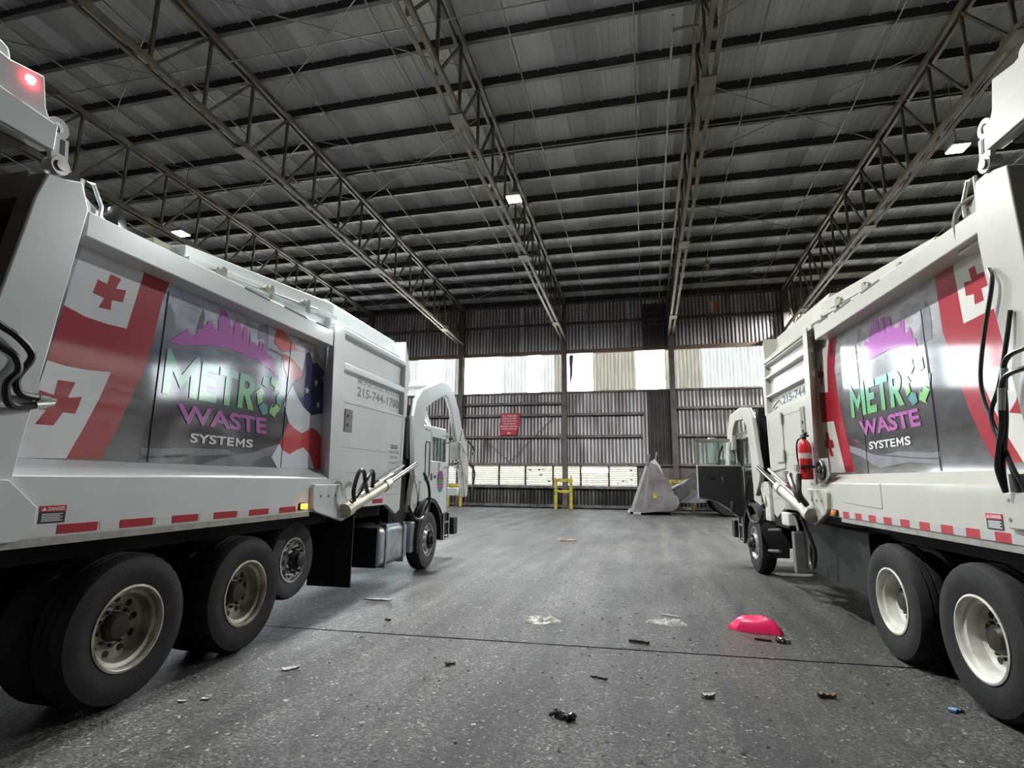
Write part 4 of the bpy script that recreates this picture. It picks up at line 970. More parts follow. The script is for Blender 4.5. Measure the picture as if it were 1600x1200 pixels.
RART={
 'white_front':[(3.075,3.406),(2.684,3.4),(2.795,3.095),(2.858,2.82),(2.538,2.648),(2.545,1.778),(2.938,1.779),(3.378,1.785),(3.217,2.86)],
 'red_front':[(2.659,3.511),(2.406,3.496),(2.447,3.424),(2.592,3.065),(2.574,2.815),(2.538,2.648),(2.498,2.453),(2.286,1.784),(2.545,1.778),(2.764,2.427),(3.223,2.454),(3.217,2.86),(2.858,2.82),(2.82,3.1),(2.78,3.273)],
 'cross3':[(3.027,3.235),(2.986,3.226),(3.004,3.126),(2.936,3.101),(2.953,3.061),(3.004,3.027),(3.009,2.941),(3.078,2.953),(3.072,3.04),(3.141,3.058),(3.121,3.143),(3.056,3.147)],
 'cross4':[(3.071,2.31),(2.964,2.301),(2.932,2.205),(2.843,2.193),(2.813,2.099),(2.906,2.089),(2.852,1.985),(2.955,1.989),(2.998,2.095),(3.091,2.105),(3.114,2.207),(3.052,2.213)],
 'skyline':[(1.939,2.999),(1.838,3.173),(1.738,3.167),(1.697,3.221),(1.622,3.166),(1.558,3.284),(1.477,3.396),(1.406,3.388),(1.361,3.344),(1.373,3.173),(1.317,3.349),(1.254,3.356),(1.236,3.325),(1.259,3.143),(1.201,3.327),(1.152,3.325),(1.11,3.292),(1.127,3.175),(1.077,3.261),(1.084,3.188),(0.988,3.161),(0.956,3.241),(0.92,3.231),(0.933,3.138),(0.902,3.225),(0.872,3.213),(0.885,3.084),(0.829,3.069),(0.79,3.121),(0.761,3.09),(0.758,3.004),(0.708,2.983),(0.699,2.896),(0.842,2.947),(0.982,2.981),(1.215,2.997),(1.568,2.983)],
 'spire':[(0.475,3.263),(0.438,3.199),(0.436,3.036),(0.459,2.926),(0.654,2.916),(0.623,3.029),(0.54,3.201)],
 'tower':[(1.857,3.366),(1.752,3.375),(1.815,3.186),(1.915,3.154)],
 'bridge':[(2.186,3.159),(1.945,3.161),(1.943,3.123),(2.111,3.094),(2.136,3.031),(2.179,3.04)],
 'white_upper':[(0.052,3.487),(-0.41,3.444),(-0.48,2.944),(0.014,2.925)],
 'red':[(0.311,3.476),(0.052,3.487),(0.014,2.925),(-0.48,2.944),(-0.527,2.598),(-0.409,2.503),(-0.077,2.518),(-0.178,2.242),(-0.295,1.996),(-0.411,1.809),(-0.139,1.796),(-0.016,2.003),(0.097,2.263),(0.192,2.547),(0.249,2.787),(0.296,2.937)],
 'white_lower':[(-0.077,2.518),(-0.409,2.503),(-0.527,2.598),(-0.552,2.314),(-0.445,1.794),(-0.411,1.809),(-0.295,1.996),(-0.178,2.242)],
 'cross1':[(-0.211,3.33),(-0.219,3.254),(-0.314,3.241),(-0.324,3.127),(-0.246,3.129),(-0.257,3.031),(-0.149,3.033),(-0.154,3.116),(-0.06,3.133),(-0.059,3.246),(-0.149,3.229),(-0.131,3.329)],
 'cross2':[(-0.486,2.353),(-0.56,2.354),(-0.514,2.128),(-0.349,2.161),(-0.433,2.235)],
 'road':[(2.359,2.092),(2.071,2.037),(1.776,1.96),(1.533,1.932),(0.93,1.884),(0.554,1.856),(0.561,1.821),(1.078,1.852),(1.389,1.83),(1.629,1.811),(1.801,1.849),(2.013,1.935),(2.354,2.015)],
 'road2':[(1.529,1.949),(1.202,1.965),(0.661,1.923),(0.538,1.931),(0.55,1.876),(0.929,1.891)],
}
TL, LSP = truck((-3.746, 3.553, 0), -.035, 1, True)
tag(TL, 'left white garbage truck with a lit amber lamp and closed cab door', 'truck', 'garbage trucks')
TR, RSP = truck((2.354, 4.958, 0), -.06, -1, False)
tag(TR, 'right white garbage truck with its black-lined cab door swung open', 'truck', 'garbage trucks')
UA = -.19
flat_art(LSP, 1, UA, LART, [
    ('white_field', ['white_upper', 'white_lower'], FLAGW), ('red_bars', ['red'], RED), ('red_cross', ['cross1'], RED), ('red_cross', ['cross2'], RED),
    ('grey_towers', ['spire', 'tower', 'towerw'], ARTG), ('dark_spires', ['spire2', 'bridge'], ARTD), ('road_print', ['road', 'road2', 'road3'], ARTG),
    ('red_stripes', ['f_red1', 'f_red2', 'f_red3'], mat('flag_red_bright', (.62, .06, .07), .38, coat=1)), ('white_stripes', ['f_white1', 'f_white2', 'f_white3'], FLAGW2), ('star_field', ['f_navy'], NAVY),
    ('eagle_wing', ['eagle'], EAGLE), ('skyline', ['skyline'], PURPLE)])
b = B()
for s, z in STARS: star(b, UA+.006, s, z, .055)
each(b, 'flag_star', PALE, LSP, 1, smooth=False)
logo(LSP, 1, UA+.006, .21, 1, 2.34)
flat_art(RSP, -1, UA, RART, [
    ('white_field', ['white_front', 'white_upper', 'white_lower'], mat('flag_white_cream', (.78, .77, .72), .38, col2=(.64, .63, .58), scale=2, amt=.7, coat=1)), ('red_bars', ['red_front', 'red'], RED),
    ('red_cross', ['cross1'], RED), ('red_cross', ['cross2'], RED), ('red_cross', ['cross3'], RED), ('red_cross', ['cross4'], RED),
    ('grey_towers', ['spire', 'tower'], ARTG), ('dark_spires', ['bridge'], ARTD), ('road_print', ['road', 'road2'], ARTG), ('skyline', ['skyline'], PURPLE)])
logo(RSP, -1, UA+.006, 2.21, -1, 2.405)
for P_, sg, ss in ((LSP, 1, (.155, 1.95)), (RSP, -1, (1.94, .57))):
    sm = B()
    for q in ss: sm.prism([(q-.009, 1.76), (q-.004, 1.76), (q+.002, 3.22), (q-.003, 3.22)], UA+.002, UA+.009)
    each(sm, 'panel_joint', ARTD, P_, sg, smooth=False)
# reflective tape, lamps, warning labels
b, g = B(), B()
for a, c in ((-.67, -.39), (-.21, .08), (.27, .55), (.74, 1.04), (1.22, 1.52), (1.71, 2.01)): b.box((0, a, 1.272), (.004, c, 1.332))
for a, c in ((-.95, -.69), (-.37, -.23), (.1, .25), (.57, .72), (1.06, 1.2), (1.54, 1.69)): g.box((0, a, 1.272), (.003, c, 1.332))
for a, c in ((3.45, 3.74), (3.95, 4.3)): b.box((0, a, 1.285), (.004, c, 1.345))
each(b, 'red_tape', REDTAPE, TL, 1, smooth=False); each(g, 'silver_tape', mat('reflector_white', (.70, .70, .68), .35), TL, 1, smooth=False)
b, g = B(), B()
q = 2.22
while q > -1.0:
    b.box((0, q-.16, 1.262), (.004, q, 1.328)); g.box((0, q-.32, 1.262), (.003, q-.16, 1.328)); q -= .32
each(b, 'red_tape', REDTAPE, TR, -1, smooth=False); each(g, 'silver_tape', GREYTAPE, TR, -1, smooth=False)
def side_lamp(P_, sg, s, z, m):
    r = B().box((0, s-.07, z-.04), (.02, s+.07, z+.04)).build('lamp_base', BLACKP, P_, sg, .015)
    B().box((.015, s-.058, z-.03), (.045, s+.058, z+.03)).build('amber_lens', m, r, 1, .014) if sg == 1 else B().box((-.045, s-.058, z-.03), (-.015, s+.058, z+.03)).build('amber_lens', m, r, 1, .014)
side_lamp(TL, 1, 2.13, 1.325, AMBERON); side_lamp(TR, -1, 2.42, 1.30, AMBER)
def danger(P_, sg, s0, s1, z0, z1):
    d = 1 if sg == 1 else -1
    zs = z1-(z1-z0)*.34
    r = B().box((.0, min(s0, s1), z0), (.003, max(s0, s1), z1)).build('danger_label', INK, P_, sg, smooth=False)
    B().box((.003, min(s0, s1), zs), (.005, max(s0, s1), z1)).build('label_header', SIGNRED, r, sg, smooth=False)
    w = s1-s0
    b = put_text(B(), 'DANGER', s0+w*.3, s0+w*.95, zs+.006, z1-.008, .0056, .03)
    b.flat([(s0+w*.06, zs+.007), (s0+w*.25, zs+.007), (s0+w*.155, z1-.006)], .0056)
    for k in range(5): zz = z0+.012+k*(zs-z0-.02)/5; b.flat([(s0+w*.1, zz), (s0+w*(.9-.1*(k % 2)), zz), (s0+w*(.9-.1*(k % 2)), zz+.006), (s0+w*.1, zz+.006)], .0036)
    b.build('label_print', PALE, r, sg, smooth=False)
danger(TL, 1, -.80, -.63, 1.345, 1.455); danger(TR, -1, -.27, -.44, 1.34, 1.45)
# lettering on the hoppers
put_text(B(), 'MUNICIPAL WASTE', 3.42, 4.90, 2.98, 3.06, -.068, .012).build('faded_lettering', INKF, TL, 1, smooth=False)
put_text(B(), '215-744-1700', 3.42, 4.90, 2.80, 2.94, -.068, .015).build('phone_number', mat('ink_grey', (.14, .15, .16), .35), TL, 1, smooth=False)
put_text(B(), '215-744-1', 4.34, 3.10, 2.86, 2.99, -.068, .025).build('phone_number', INK, TR, -1, smooth=False)
B().tube([(-.066, 4.85, 2.86), (-.066, 4.7, 2.92), (-.066, 4.5, 2.95), (-.066, 4.38, 2.87)], .006, 5).tube([(-.066, 4.8, 2.83), (-.066, 4.62, 2.86)], .006, 5).build('logo_line', INK, TR, -1)
b = B().flat([(4.50, 2.12), (4.78, 2.12), (4.78, 2.18), (4.50, 2.18)], .002)
b.build('registration_box', mat('ink_soft', (.06, .07, .08), .4), TL, 1, smooth=False)
b = B()
put_text(b, 'M WASTE', 4.52, 4.76, 2.13, 2.17, .0035, .02); b.build('registration_print', PALE, TL, 1, smooth=False)
b = B()
put_text(b, 'GVW 73280', 4.47, 4.83, 2.045, 2.09, .002, .006); put_text(b, 'DIR 7280', 4.51, 4.78, 1.96, 2.005, .002, .006); put_text(b, 'Hainesville, PA', 4.46, 4.83, 1.875, 1.92, .002, .004)
each(b, 'registration_text', INKF, TL, 1, smooth=False)
# cab door roundel on the left truck
def oval(u, cs, cz, rs, rz, z0=-1, z1=1):
    pts = []
    for k in range(48):
        a = 2*pi*k/48; y = max(z0, min(z1, math.sin(a))); x = math.cos(a)
        if abs(math.sin(a)) > max(abs(z0), abs(z1)): x = math.copysign(math.sqrt(max(0, 1-y*y)), x)
        pts.append((cs+rs*x, cz+rz*y))
    return pts
dr = [o for o in TL.children if o.name.startswith('door')][0]
def ov(name, m, poly, u): B().flat(poly, u-.10).build(name, m, dr, 1, smooth=False)
cs, cz, rs, rz = 7.30, 1.60, .20, .225
def seg(za, zb): 
    pts = []
    zs = [za+(zb-za)*k/10 for k in range(11)]
    pts += [(cs+rs*math.sqrt(max(0, 1-z*z)), cz+rz*z) for z in zs]; pts += [(cs-rs*math.sqrt(max(0, 1-z*z)), cz+rz*z) for z in reversed(zs)]
    return pts
ov('roundel', INK, seg(-1, 1), .004); ov('roundel_pink', PURPLE2, seg(.25, .97), .006); ov('roundel_green', GREEN2, seg(-.2, .17), .006)
ov('roundel_magenta', PURPLE2, seg(-.6, -.27), .006); ov('roundel_teal', TEAL, seg(-.97, -.65), .006)
put_text(B(), 'METRO', cs-.15, cs+.15, cz-.03, cz+.025, -.092, .02).build('roundel_text', INK, dr, 1, smooth=False)
# hoses on the rear corners
def fitted(P_, sg, pts, r):
    h = hose('hydraulic_hose', P_, sg, pts, r)
    a, c = Vector(pts[-1]), Vector(pts[-2]); d = (a-c).normalized()
    B().cyl(a-d*.01, a+d*.06, r*1.15, n=10).cyl(a+d*.06, a+d*.11, r*.8, n=10).build('hose_fitting', CHROME, h, sg)
fitted(TL, 1, [(.05, -1.45, 2.62), (.06, -1.23, 2.51), (.07, -1.15, 2.47), (.07, -1.07, 2.41), (.07, -1.045, 2.35), (.07, -1.1, 2.24), (.07, -1.105, 2.18), (.06, -1.06, 2.13), (.05, -.95, 2.125)], .022)
fitted(TL, 1, [(.05, -1.45, 2.5), (.06, -1.21, 2.39), (.08, -1.14, 2.34), (.09, -1.12, 2.26), (.09, -1.17, 2.17), (.08, -1.14, 2.07), (.06, -1.07, 2.05), (.05, -.96, 2.075)], .022)
B().lathe([(0, .014), (.17, .014), (.175, .0)], -1.1, 2.2, 32).build('cover_disc', WHITE, TL, 1)
hose('hydraulic_hose', TR, -1, [(.03, -.70, 3.12), (.05, -.74, 3.0), (.05, -.60, 2.7), (.05, -.50, 2.42), (.05, -.50, 2.23), (.06, -.58, 2.05), (.07, -.66, 1.9), (.07, -.72, 1.75), (.05, -.78, 1.6)], .014)
hose('hydraulic_hose', TR, -1, [(.03, -.84, 2.78), (.05, -.78, 2.55), (.06, -.68, 2.3), (.06, -.57, 2.14), (.07, -.6, 2.0), (.07, -.68, 1.85), (.07, -.74, 1.6)], .014)
for dz, du in ((0, 0), (-.13, .03)):
    h = hose('hydraulic_hose', TR, -1, [(.05, -1.15, 2.50+dz), (.08+du, -.98, 2.49+dz), (.1+du, -.86, 2.46+dz), (.1+du, -.80, 2.36+dz), (.09+du, -.75, 2.1+dz*.5), (.08+du, -.68, 1.9), (.07+du, -.62, 1.75), (.06, -.60, 1.6)], .017)
    B().cyl((.1+du, -.815, 2.40+dz), (.095+du, -.775, 2.26+dz), .023, n=10).build('hose_fitting', STEEL, h, -1)
B().box((0, -1.2, 1.36), (.03, -.53, 1.60)).build('rear_step_box', WHITE2, TR, -1, .01)
B().box((.0, -.75, 1.60), (.012, -.57, 1.72)).build('cable_slot', BLACKP, TR, -1)
b = B()
for s_, z_ in ((-.56, 1.42), (-.565, 1.55)): b.lathe([(0, .034), (.014, .033), (.014, .03)], s_, z_, 10)
b.build('box_bolts', STEEL, TR, -1)
B().prism([(-1.45, 1.25), (-1.45, 1.62), (-1.03, 1.62), (-.84, 1.45), (-.84, 1.33), (-.93, 1.25)], .012, .035).build('corner_plate', WHITE, TL, 1, .006)
b = B().prism([(1.26, 1.40), (1.27, 1.40), (1.27, 1.65), (1.26, 1.65)], 0, .003).prism([(1.26, 1.40), (2.2, 1.43), (2.2, 1.437), (1.26, 1.407)], 0, .003)
b.build('panel_gap_line', INKF, TR, -1, smooth=False)
B().tube(smoothline([(-.02, -.34, 3.45), (-.01, -.36, 3.66), (-.03, -.44, 3.74), (-.1, -.55, 3.76), (-.15, -.6, 3.7)], 5), .018, 8).tube(smoothline([(-.04, -.30, 3.45), (-.03, -.31, 3.64), (-.05, -.39, 3.72), (-.1, -.5, 3.74)], 5), .018, 8).build('roof_pipe', STEEL, TR, -1)
# work lamp on the right truck's front post
wl = B().prism([(2.92, 1.95), (2.46, 1.95), (2.44, 1.74), (2.62, 1.64), (2.84, 1.64)], .012, .03).build('work_lamp_plate', STEEL, TR, -1, .006)
B().lathe([(.12, .03), (.12, .06), (.10, .065), (.085, .045), (.05, .05), (.045, .07), (0, .085)], 2.66, 1.81, 24).build('work_lamp', mat('lamp_black_glass', (.03, .03, .03), .15), wl, -1)
# hatch and handles on the right hopper
b = B().prism([(4.18, 1.86), (4.9, 1.82), (4.86, 2.66), (4.18, 2.70)], .0, .018); b.build('hopper_hatch', WHITE2, TR, -1, .006)
b = B()
for z_ in (2.55, 1.98): b.box((.018, 4.14, z_), (.035, 4.2, z_+.16))
b.box((.018, 4.2, 1.95), (.03, 4.5, 1.965)).box((.0, 3.6, 1.80), (.04, 3.7, 1.9)).box((0, 4.1, 1.66), (.05, 4.22, 1.82))
each(b, 'hatch_fitting', STEEL, TR, -1)
b = B()
for a, c, z_ in ((4.0, 4.25, 1.55), (3.7, 3.9, 1.5), (3.2, 3.45, 1.33), (4.4, 4.7, 1.6)): b.box((0, a, z_), (.004, c, z_+.06))
each(b, 'red_tape', REDTAPE, TR, -1, smooth=False)

# ------------------------------------------------------------------ fire extinguisher hung on the right truck
def at(P_, sg, u, s, z): return P_.matrix_basis @ Vector((sg*u, s, z))
M_R = Matrix.Translation(TR.location) @ Matrix.Rotation(TR.rotation_euler.z, 4, 'Z')
ex = empty('fire_extinguisher', M_R @ Vector((-.11, 2.98, 1.69)), TR.rotation_euler.z)
tag(ex, 'red fire extinguisher strapped upright to the right truck behind its cab', 'extinguisher')
def zlathe(b, prof, n=24):
    m = len(prof)
    vs = [(r*math.cos(2*pi*k/n), r*math.sin(2*pi*k/n), z) for k in range(n) for r, z in prof]
    return b.add(vs, [(k*m+j, ((k+1) % n)*m+j, ((k+1) % n)*m+j+1, k*m+j+1) for k in range(n) for j in range(m-1)])
zlathe(B(), [(0, 0), (.07, 0), (.08, .02), (.08, .42), (.065, .48), (.03, .52), (0, .52)]).build('cylinder', EXTRED, ex)
zlathe(B(), [(.03, .51), (.03, .56), (0, .56)], 12).box((-.03, -.1, .55), (.03, .05, .575)).bar((0, -.1, .6), (0, .05, .575), .04, .012).build('valve', BLACKP, ex)
zlathe(B(), [(.0815, .27), (.0815, .34)]).build('instruction_label', mat('label_pale', (.62, .50, .50), .5), ex)
B().box((-.088, -.085, .15), (.085, .085, .18)).build('strap', BLACKP, ex)
B().tube(smoothline([(0, .04, .55), (-.05, .11, .5), (-.06, .12, .3), (-.04, .1, .12)], 5), .012, 6).build('nozzle_hose', HOSE, ex)

# ------------------------------------------------------------------ crumpled bags and rubbish
from mathutils import noise
def blob(name, outline, height, material, seed=0, rings=9, fold=.25, fine=9., top=.5):
    """a crumpled sheet bag lying on the floor: outline [(x, y)], height h"""
    n = len(outline); vs = []; cx = sum(p[0] for p in outline)/n; cy = sum(p[1] for p in outline)/n
    for r in range(rings):
        t = r/(rings-1); k = 1-t**1.4
        for i, (x, y) in enumerate(outline):
            px, py = cx+(x-cx)*max(k, .02), cy+(y-cy)*max(k, .02)
            h = height*(1-(1-t)**2.2)*(1+fold*noise.noise(Vector((px*fine, py*fine, seed)))*2)
            h *= .75+.5*abs(noise.noise(Vector((px*fine*.6+4, py*fine*.6, seed+3))))
            vs.append((px+.02*noise.noise(Vector((px*20, py*20, seed+7)))*(r > 0), py, max(h, .002)))
    fs = [(r*n+i, r*n+(i+1) % n, (r+1)*n+(i+1) % n, (r+1)*n+i) for r in range(rings-1) for i in range(n)] + [tuple(range((rings-1)*n, rings*n)), tuple(range(n-1, -1, -1))]
    return B().add(vs, fs).build(name, material)
def ring(a, b_, n=36, seed=0, rough=.12):
    return [((a*(1+rough*noise.noise(Vector((math.cos(t)*2, math.sin(t)*2, seed)))*2))*math.cos(t), (b_*(1+rough*noise.noise(Vector((math.cos(t)*2, math.sin(t)*2, seed+5)))*2))*math.sin(t)) for t in [2*pi*k/n for k in range(n)]]
o = blob('plastic_bag', [(-.29, -.03), (-.2, -.12), (-.02, -.17), (.15, -.17), (.25, -.19), (.29, -.1), (.22, .02), (.17, .12), (.02, .16), (-.12, .13), (-.22, .06)], .20, PINK, 5, 10, .16, 5.5); o.location = (1.17, 7.06, 0); o.rotation_euler.z = -.1
tag(o, 'bright pink crumpled plastic bag on the floor', 'bag')
o = blob('plastic_bag', ring(.22, .15, seed=9, rough=.15), .05, CLEARP, 9, 9, .5, 14); o.location = (-1.23, 6.78, 0)
tag(o, 'flattened cloudy clear plastic bag on the floor near the middle of the hall', 'bag')
o = blob('torn_wrapper', ring(.22, .13, seed=21, rough=.3), .035, WHITEP, 21, 8, .6, 18); o.location = (.22, 7.1, 0)
tag(o, 'dirty white torn wrapper trodden flat between the clear bag and the pink bag', 'wrapper')
gl = blob('work_glove', ring(.065, .05, 20, 31, .15), .035, BLACKBAG, 31, 6, .4, 22); gl.location = (-.60, 4.18, 0); tag(gl, 'crumpled black glove lying on the floor nearest the camera', 'glove')
for a, L_ in ((2.6, .06), (3.3, .075), (-.6, .07), (-.2, .06), (-1.1, .05)):
    B().tube(smoothline([(.02*math.cos(a), .02*math.sin(a), .02), (.06*math.cos(a), .06*math.sin(a), .032), ((.03+L_)*math.cos(a), (.03+L_)*math.sin(a), .014)], 4), [.014]*8+[.008], 7).build('finger', BLACKBAG, gl)
def scrap(name, x, y, L_, w, h, ang, m, label, cat, seed=0, bend=.2):
    b = B(); n = 6; vs = []
    for i in range(n+1):
        t = i/n-.5; ww = w*(.5+.5*math.cos(t*2.2))*(1+.5*noise.noise(Vector((t*5, seed, 0))))
        zz = .003+h*abs(noise.noise(Vector((t*3, seed, 2))))*1.5; yy = bend*w*math.sin(t*4+seed)
        vs += [(t*L_, yy-ww/2, zz), (t*L_, yy+ww/2, zz*.8+.002), (t*L_, yy+ww/2, zz+h), (t*L_, yy-ww/2, zz+h*1.2)]
    fs = [(i*4+j, i*4+(j+1) % 4, i*4+4+(j+1) % 4, i*4+4+j) for i in range(n) for j in range(4)] + [(3, 2, 1, 0), (n*4, n*4+1, n*4+2, n*4+3)]
    o = b.add(vs, fs).build(name, m); o.location = (x, y, 0); o.rotation_euler.z = ang
    return tag(o, label, cat)
scrap('broken_board', -.10, 6.18, .20, .06, .02, -.35, WOOD, 'short dark broken board lying on the floor joint', 'wood', 1)
scrap('stick', -.42, 5.02, .15, .02, .012, -.2, WOOD, 'thin dark stick lying on the floor behind the black glove', 'stick', 2)
scrap('rubber_strip', 1.17, 6.62, .16, .05, .012, -.1, BLACKBAG, 'flat black rubber strip just in front of the pink bag', 'strip', 3)
scrap('crushed_can', 1.36, 6.60, .13, .09, .03, .4, mat('can_black_silver', (.05, .05, .05), .3, .3, col2=(.5, .5, .5), scale=25, amt=.9, lo=.5, hi=.56), 'crushed black and silver can to the right of the rubber strip', 'can', 4)
scrap('paper_scrap', .43, 4.83, .11, .05, .02, .3, WHITEP, 'crumpled pale paper scrap on the floor in front of the pink bag', 'paper', 5)
scrap('paper_scrap', -3.05, 4.55, .14, .08, .01, .5, WHITEP, 'pale flattened paper scrap beside the left truck middle wheel', 'paper', 6)
scrap('plastic_strip', -3.6, 7.28, .38, .09, .012, -.05, CLEARP, 'long cloudy plastic strip beside the left truck front mud flap', 'strip', 7)
scrap('rubbish_lump', 1.33, 5.07, .13, .07, .02, 0, TAN, 'muddy brown lump of rubbish nearest the right truck middle wheel', 'rubbish', 8)
scrap('plastic_scrap', 2.18, 5.02, .09, .06, .012, .8, BLUEB, 'small blue plastic scrap beside the right truck rear wheel', 'scrap', 9)
scrap('cardboard_scrap', -2.98, 6.3, .07, .05, .02, .2, TAN, 'small tan cardboard scrap at the left end of the floor joint', 'cardboard', 10)
scrap('paper_scrap', -3.25, 3.80, .06, .03, .008, .3, WHITEP, 'tiny white paper flake farther from the left truck rear tyre', 'paper', 11)
scrap('paper_scrap', -3.38, 3.72, .05, .03, .008, .1, WHITEP, 'tiny white paper flake closest to the left truck rear tyre', 'paper', 12)
scrap('wrapper_scrap', -2.1, 15.5, .5, .12, .03, .1, mat('orange_wrapper', (.6, .3, .15), .5, col2=(.7, .65, .6), scale=9, amt=.9, lo=.5, hi=.55), 'small orange and white wrapper far down the aisle', 'wrapper', 13)
scrap('metal_scrap', .27, 7.45, .22, .03, .012, -.4, mat('pale_strip', (.6, .6, .58), .4), 'curled pale strip lying behind the torn wrapper', 'strip', 14)
scrap('leaf_scrap', -1.75, 5.02, .08, .05, .015, .9, mat('leaf_olive', (.10, .09, .05), .7), 'olive leaf scrap left of the stick', 'leaf', 15)
# countless crumbs of litter
b = B()
for _ in range(1500):
    y = random.uniform(3.2, 26)**1.0; x = random.gauss(-.5, 1.7)
    if not -3.05 - .035*(y-3.5) < x < 1.95-.06*(y-5): continue
    if abs(x+2.1) < .4 and abs(y-15.5) < .3: continue
    if any(abs(x-a_) < r_ and abs(y-b_) < r_ for a_, b_, r_ in ((1.17, 7.06, .4), (-1.23, 6.78, .35), (.22, 7.1, .35), (-.6, 4.18, .25), (1.25, 6.6, .3))): continue
    s = random.uniform(.008, .03); a = random.uniform(0, 6.3); st = random.uniform(.3, 1)
    c_, d_ = math.cos(a)*s, math.sin(a)*s
    h = random.uniform(.003, .014)
    b.add([(x-c_, y-d_, .002), (x+d_*st, y-c_*st, .002), (x+c_, y+d_, .002+h*.5), (x-d_*st, y+c_*st, .002), (x, y, h)], [(0, 1, 4), (1, 2, 4), (2, 3, 4), (3, 0, 4)])
k_ = len(b.v)//2
LITTER = mat('litter_bits', (.035, .03, .026), .7, col2=(.38, .36, .32), scale=4, amt=1, lo=.58, hi=.6, detail=2)
o = b.build('litter', LITTER, smooth=False); tag(o, 'fine crumbs of dirt and paper strewn over the aisle floor', 'litter', kind='stuff')
# black bin bag caught on the left truck's roof
o = blob('bin_bag', ring(.17, .30, 30, 41, .15), .26, BLACKBAG, 41, 9, .3, 8)
M_L = Matrix.Translation(TL.location) @ Matrix.Rotation(TL.rotation_euler.z, 4, 'Z')
o.location = M_L @ Vector((-.42, -.40, 3.53)); tag(o, 'shiny black bin bag caught on the left truck roof by the tailgate hinge', 'bag')

# ------------------------------------------------------------------ yellow column guards
def guard(x, y, label, w=.86, h=1.85):
    r = empty('column_guard', (x, y, 0)); tag(r, label, 'guard', 'yellow column guards')
    for sx in (-1, 1):
        B().box((sx*w/2-.08, -.08, 0), (sx*w/2+.08, .08, h-.12)).build('post', YELLOW, r, bevel=.015)
        B().box((sx*w/2-.13, -.13, 0), (sx*w/2+.13, .13, .03)).build('base_plate', GIRT, r)
    B().box((-w/2-.1, -.09, h-.3), (w/2+.1, .09, h-.12)).build('top_rail', YELLOW, r, bevel=.015)
    B().box((-w/2+.08, -.06, .95), (w/2-.08, .06, 1.1)).build('middle_rail', YELLOW, r, bevel=.01)
    B().box((w/2-.05, -.05, h-.12), (w/2+.05, .05, h+.05)).build('post_cap', YELLOW, r, bevel=.01)
    return r
guard(-4.45, 31.3, 'yellow column guard in the middle of the back wall, under the louvres')
guard(2.0, 32.2, 'yellow column guard half hidden behind the loader bucket', 1.1, 1.85)
guard(-11.0, 31.5, 'yellow column guard peeping out beside the left truck cab', .8, 1.5)

# ------------------------------------------------------------------ red notice and the orange marks on the wall
sg = empty('notice_sign', (-8.1, WY-.27, 5.08)); tag(sg, 'red notice sign with white lettering on the back wall', 'sign')
b = B(); ol = [(-.60, -.70), (.44, -.70), (.50, -.40), (.66, -.05), (.66, .68), (-.52, .68), (-.56, .2), (-.66, 0)]
b.prism(ol, -.012, .012, 1).build('sign_board', SIGNRED, sg)
tb = B()
for i, (t, w) in enumerate((('ALL TRAILERS', .96), ('AND ROLLOFFS', .90), ('ARE REQUIRED', .98), ('TO BE EMPTY', .88), ('BEFORE LEAVING', 1.08), ('TIPPING FLOOR', .98))):
    vs, fs = text_geo(t, .02); xs = [v[0] for v in vs]; ys = [v[1] for v in vs]; z0 = .46-.165*i
    tb.add([((-.0 if i < 4 else -.04) + ((x-min(xs))/(max(xs)-min(xs))-.5)*w, -.016, z0+(y-min(ys))/(max(ys)-min(ys))*.105) for x, y in vs], fs)
tb.add([(-.16, -.016, -.58), (-.06, -.016, -.50), (.02, -.016, -.53), (.14, -.016, -.57), (.02, -.016, -.60), (-.1, -.016, -.62)], [(0, 1, 2, 3, 4, 5)])
tb.build('sign_lettering', mat('sign_white', (.80, .74, .75), .5), sg, smooth=False)
o = B().box((-.2, -.02, -.38), (.0, 0, .38)).build('wall_label', mat('label_white', (.75, .75, .75), .5)); o.location = (4.36, WY-.16, 11.95); tag(o, 'white and orange label high on the back wall over the right truck cab', 'label')
B().box((0, -.025, -.25), (.24, -.005, .25)).build('orange_half', ORANGE, o)
yl = empty('hoist_hook', (3.46, 27.9, roof_z(27.9)-.16)); tag(yl, 'small yellow and orange hoist hanging from a roof purlin', 'hoist')
B().tube([(0, 0, .14), (0, 0, -.12)], .02, 6).build('chain', PIPE, yl)
B().box((-.10, -.1, -.38), (.10, .1, -.12)).build('hoist_body', YELLOW, yl, bevel=.03)
B().tube(smoothline([(0, 0, -.38), (.04, 0, -.5), (-.02, 0, -.58), (-.08, 0, -.52)], 5), .025, 7).build('hook', ORANGE, yl)

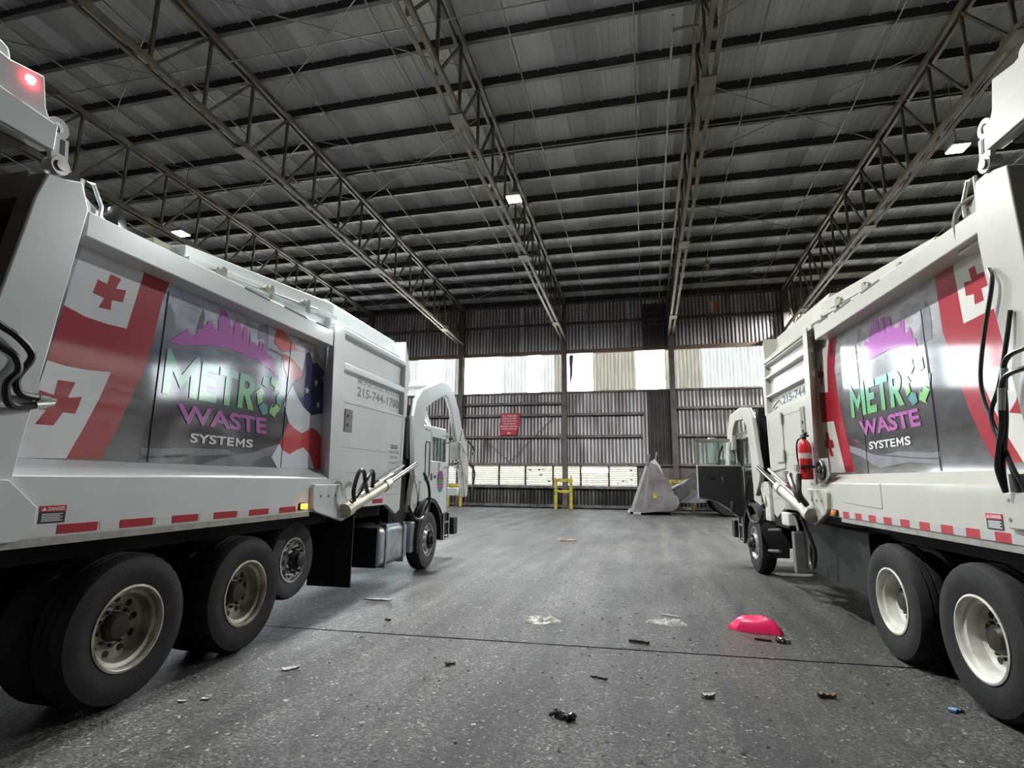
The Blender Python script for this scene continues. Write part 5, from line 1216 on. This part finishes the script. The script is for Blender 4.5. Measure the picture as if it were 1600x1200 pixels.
# ------------------------------------------------------------------ wheel loader parked at the back
ld = empty('wheel_loader', (0, 28.6, 0), 0); tag(ld, 'grey wheel loader with its bucket tipped down, parked behind the right truck', 'loader')
BK = mat('bucket_steel', (.22, .21, .22), .45, .35, col2=(.12, .095, .095), scale=1.6, amt=.8)
side = [(-.62, .08), (-.24, .07), (.66, .17), (1.3, .2), (1.52, .33), (1.66, .62), (1.62, .85), (1.42, 1.02), (1.30, 1.25), (1.25, 1.5), (1.0, 1.85), (.70, 2.30), (.52, 2.72), (.30, 2.62), (.15, 2.50)]
bk = empty('bucket', parent=ld)
B().prism(side, -.04, .0, 1).build('bucket_side', BK, bk, bevel=.01)
B().prism(side, 2.9, 2.94, 1).build('bucket_side', BK, bk, bevel=.01)
back = side[1:13]; th = [(x-.05, z+.04) for x, z in back]
b = B()
for (p, q) in zip(back[:-1], back[1:]):
    b.add([(p[0], 0, p[1]), (q[0], 0, q[1]), (q[0], 2.9, q[1]), (p[0], 2.9, p[1]), (p[0]-.04, 0, p[1]+.04), (q[0]-.04, 0, q[1]+.04), (q[0]-.04, 2.9, q[1]+.04), (p[0]-.04, 2.9, p[1]+.04)], [(0,1,2,3),(7,6,5,4),(0,4,5,1),(3,2,6,7)])
b.build('bucket_back', BK, bk)
B().prism([(.10, 2.40), (.22, 2.44), (.34, 2.95), (.26, 3.02), (.16, 2.92)], -.1, 3.0, 1).build('spill_guard', BK, bk, bevel=.01)
B().prism([(.32, 2.55), (.62, 2.45), (.95, 1.95), (.8, 2.4), (.55, 2.75)], -.06, .02, 1).build('bucket_ear', mat('bright_worn_steel', (.6, .58, .57), .35, .5), bk)
B().prism([(-.75, .0), (-.2, .0), (-.2, .12), (-.58, .12), (.2, 2.4), (.08, 2.44), (-.72, .2)], -.05, 2.95, 1).build('cutting_edge', mat('edge_steel', (.5, .49, .48), .38, .6, col2=(.3, .28, .27), scale=3), bk, bevel=.01)
B().prism([(-.15, .25), (.05, .25), (.28, 2.3), (.2, 2.34)], -.06, -.04, 1).build('wear_bar', mat('wear_bar_steel', (.20, .19, .19), .5), bk)
b = B()
for q in range(9): b.box((-.86, q*.35-.05, .0), (-.55, q*.35+.15, .16))
each(b, 'bucket_tooth', STEEL, bk, bevel=.02)
B().box((.42, -.07, .8), (.56, -.04, 1.08)).build('yellow_mark', YELLOW, bk)
B().tube([(.55, .3, 2.6), (.68, .3, 3.1)], .05, 8).build('guard_peg', BK, bk)
LD = mat('loader_dark', (.045, .045, .047), .5, col2=(.12, .11, .10), scale=3)
for y in (.5, 2.3):
    B().prism([(1.45, .75), (1.55, 1.15), (2.5, 2.1), (3.6, 2.75), (4.4, 2.75), (4.4, 2.35), (3.7, 2.25), (2.6, 1.5), (1.75, .7)], y, y+.16, 1).build('boom_arm', LD, ld, bevel=.02)
B().cyl((1.3, 1.4, 1.25), (3.2, 1.4, 2.15), .11, n=14).build('tilt_cylinder', STEEL, ld)
B().prism([(1.8, .55), (3.0, .6), (3.4, 1.6), (2.6, 1.2)], .9, 2.1, 1).build('front_frame', mat('frame_grey', (.20, .20, .22), .5, col2=(.1, .1, .1), scale=4), ld, bevel=.02)
B().box((3.2, .7, .7), (5.4, 2.2, 1.7)).build('loader_chassis', LD, ld, bevel=.04)
B().box((5.4, .5, .8), (9.2, 2.4, 2.1)).build('engine_hood', YELLOW, ld, bevel=.1)
cb = B().box((6.3, .6, 2.1), (7.8, 2.3, 3.5)).build('loader_cab', LD, ld, bevel=.08)
for x in (4.0, 7.9):
    for y in (-.1, 2.3):
        w = empty('wheel', parent=ld)
        n = 32; prof = [(.45, 0), (.8, 0), (.85, .08), (.85, .52), (.8, .6), (.45, .6)]; m = len(prof)
        B().add([(x+r*math.cos(2*pi*k/n), y+q, .85+r*math.sin(2*pi*k/n)) for k in range(n) for r, q in prof], [(k*m+j, k*m+j+1, ((k+1) % n)*m+j+1, ((k+1) % n)*m+j) for k in range(n) for j in range(m-1)]).build('tyre', RUBBER, w)
        B().cyl((x, y+.1, .85), (x, y+.5, .85), .46, n=24).build('rim', YELLOW, w)
# the loader faces left, a little towards the camera
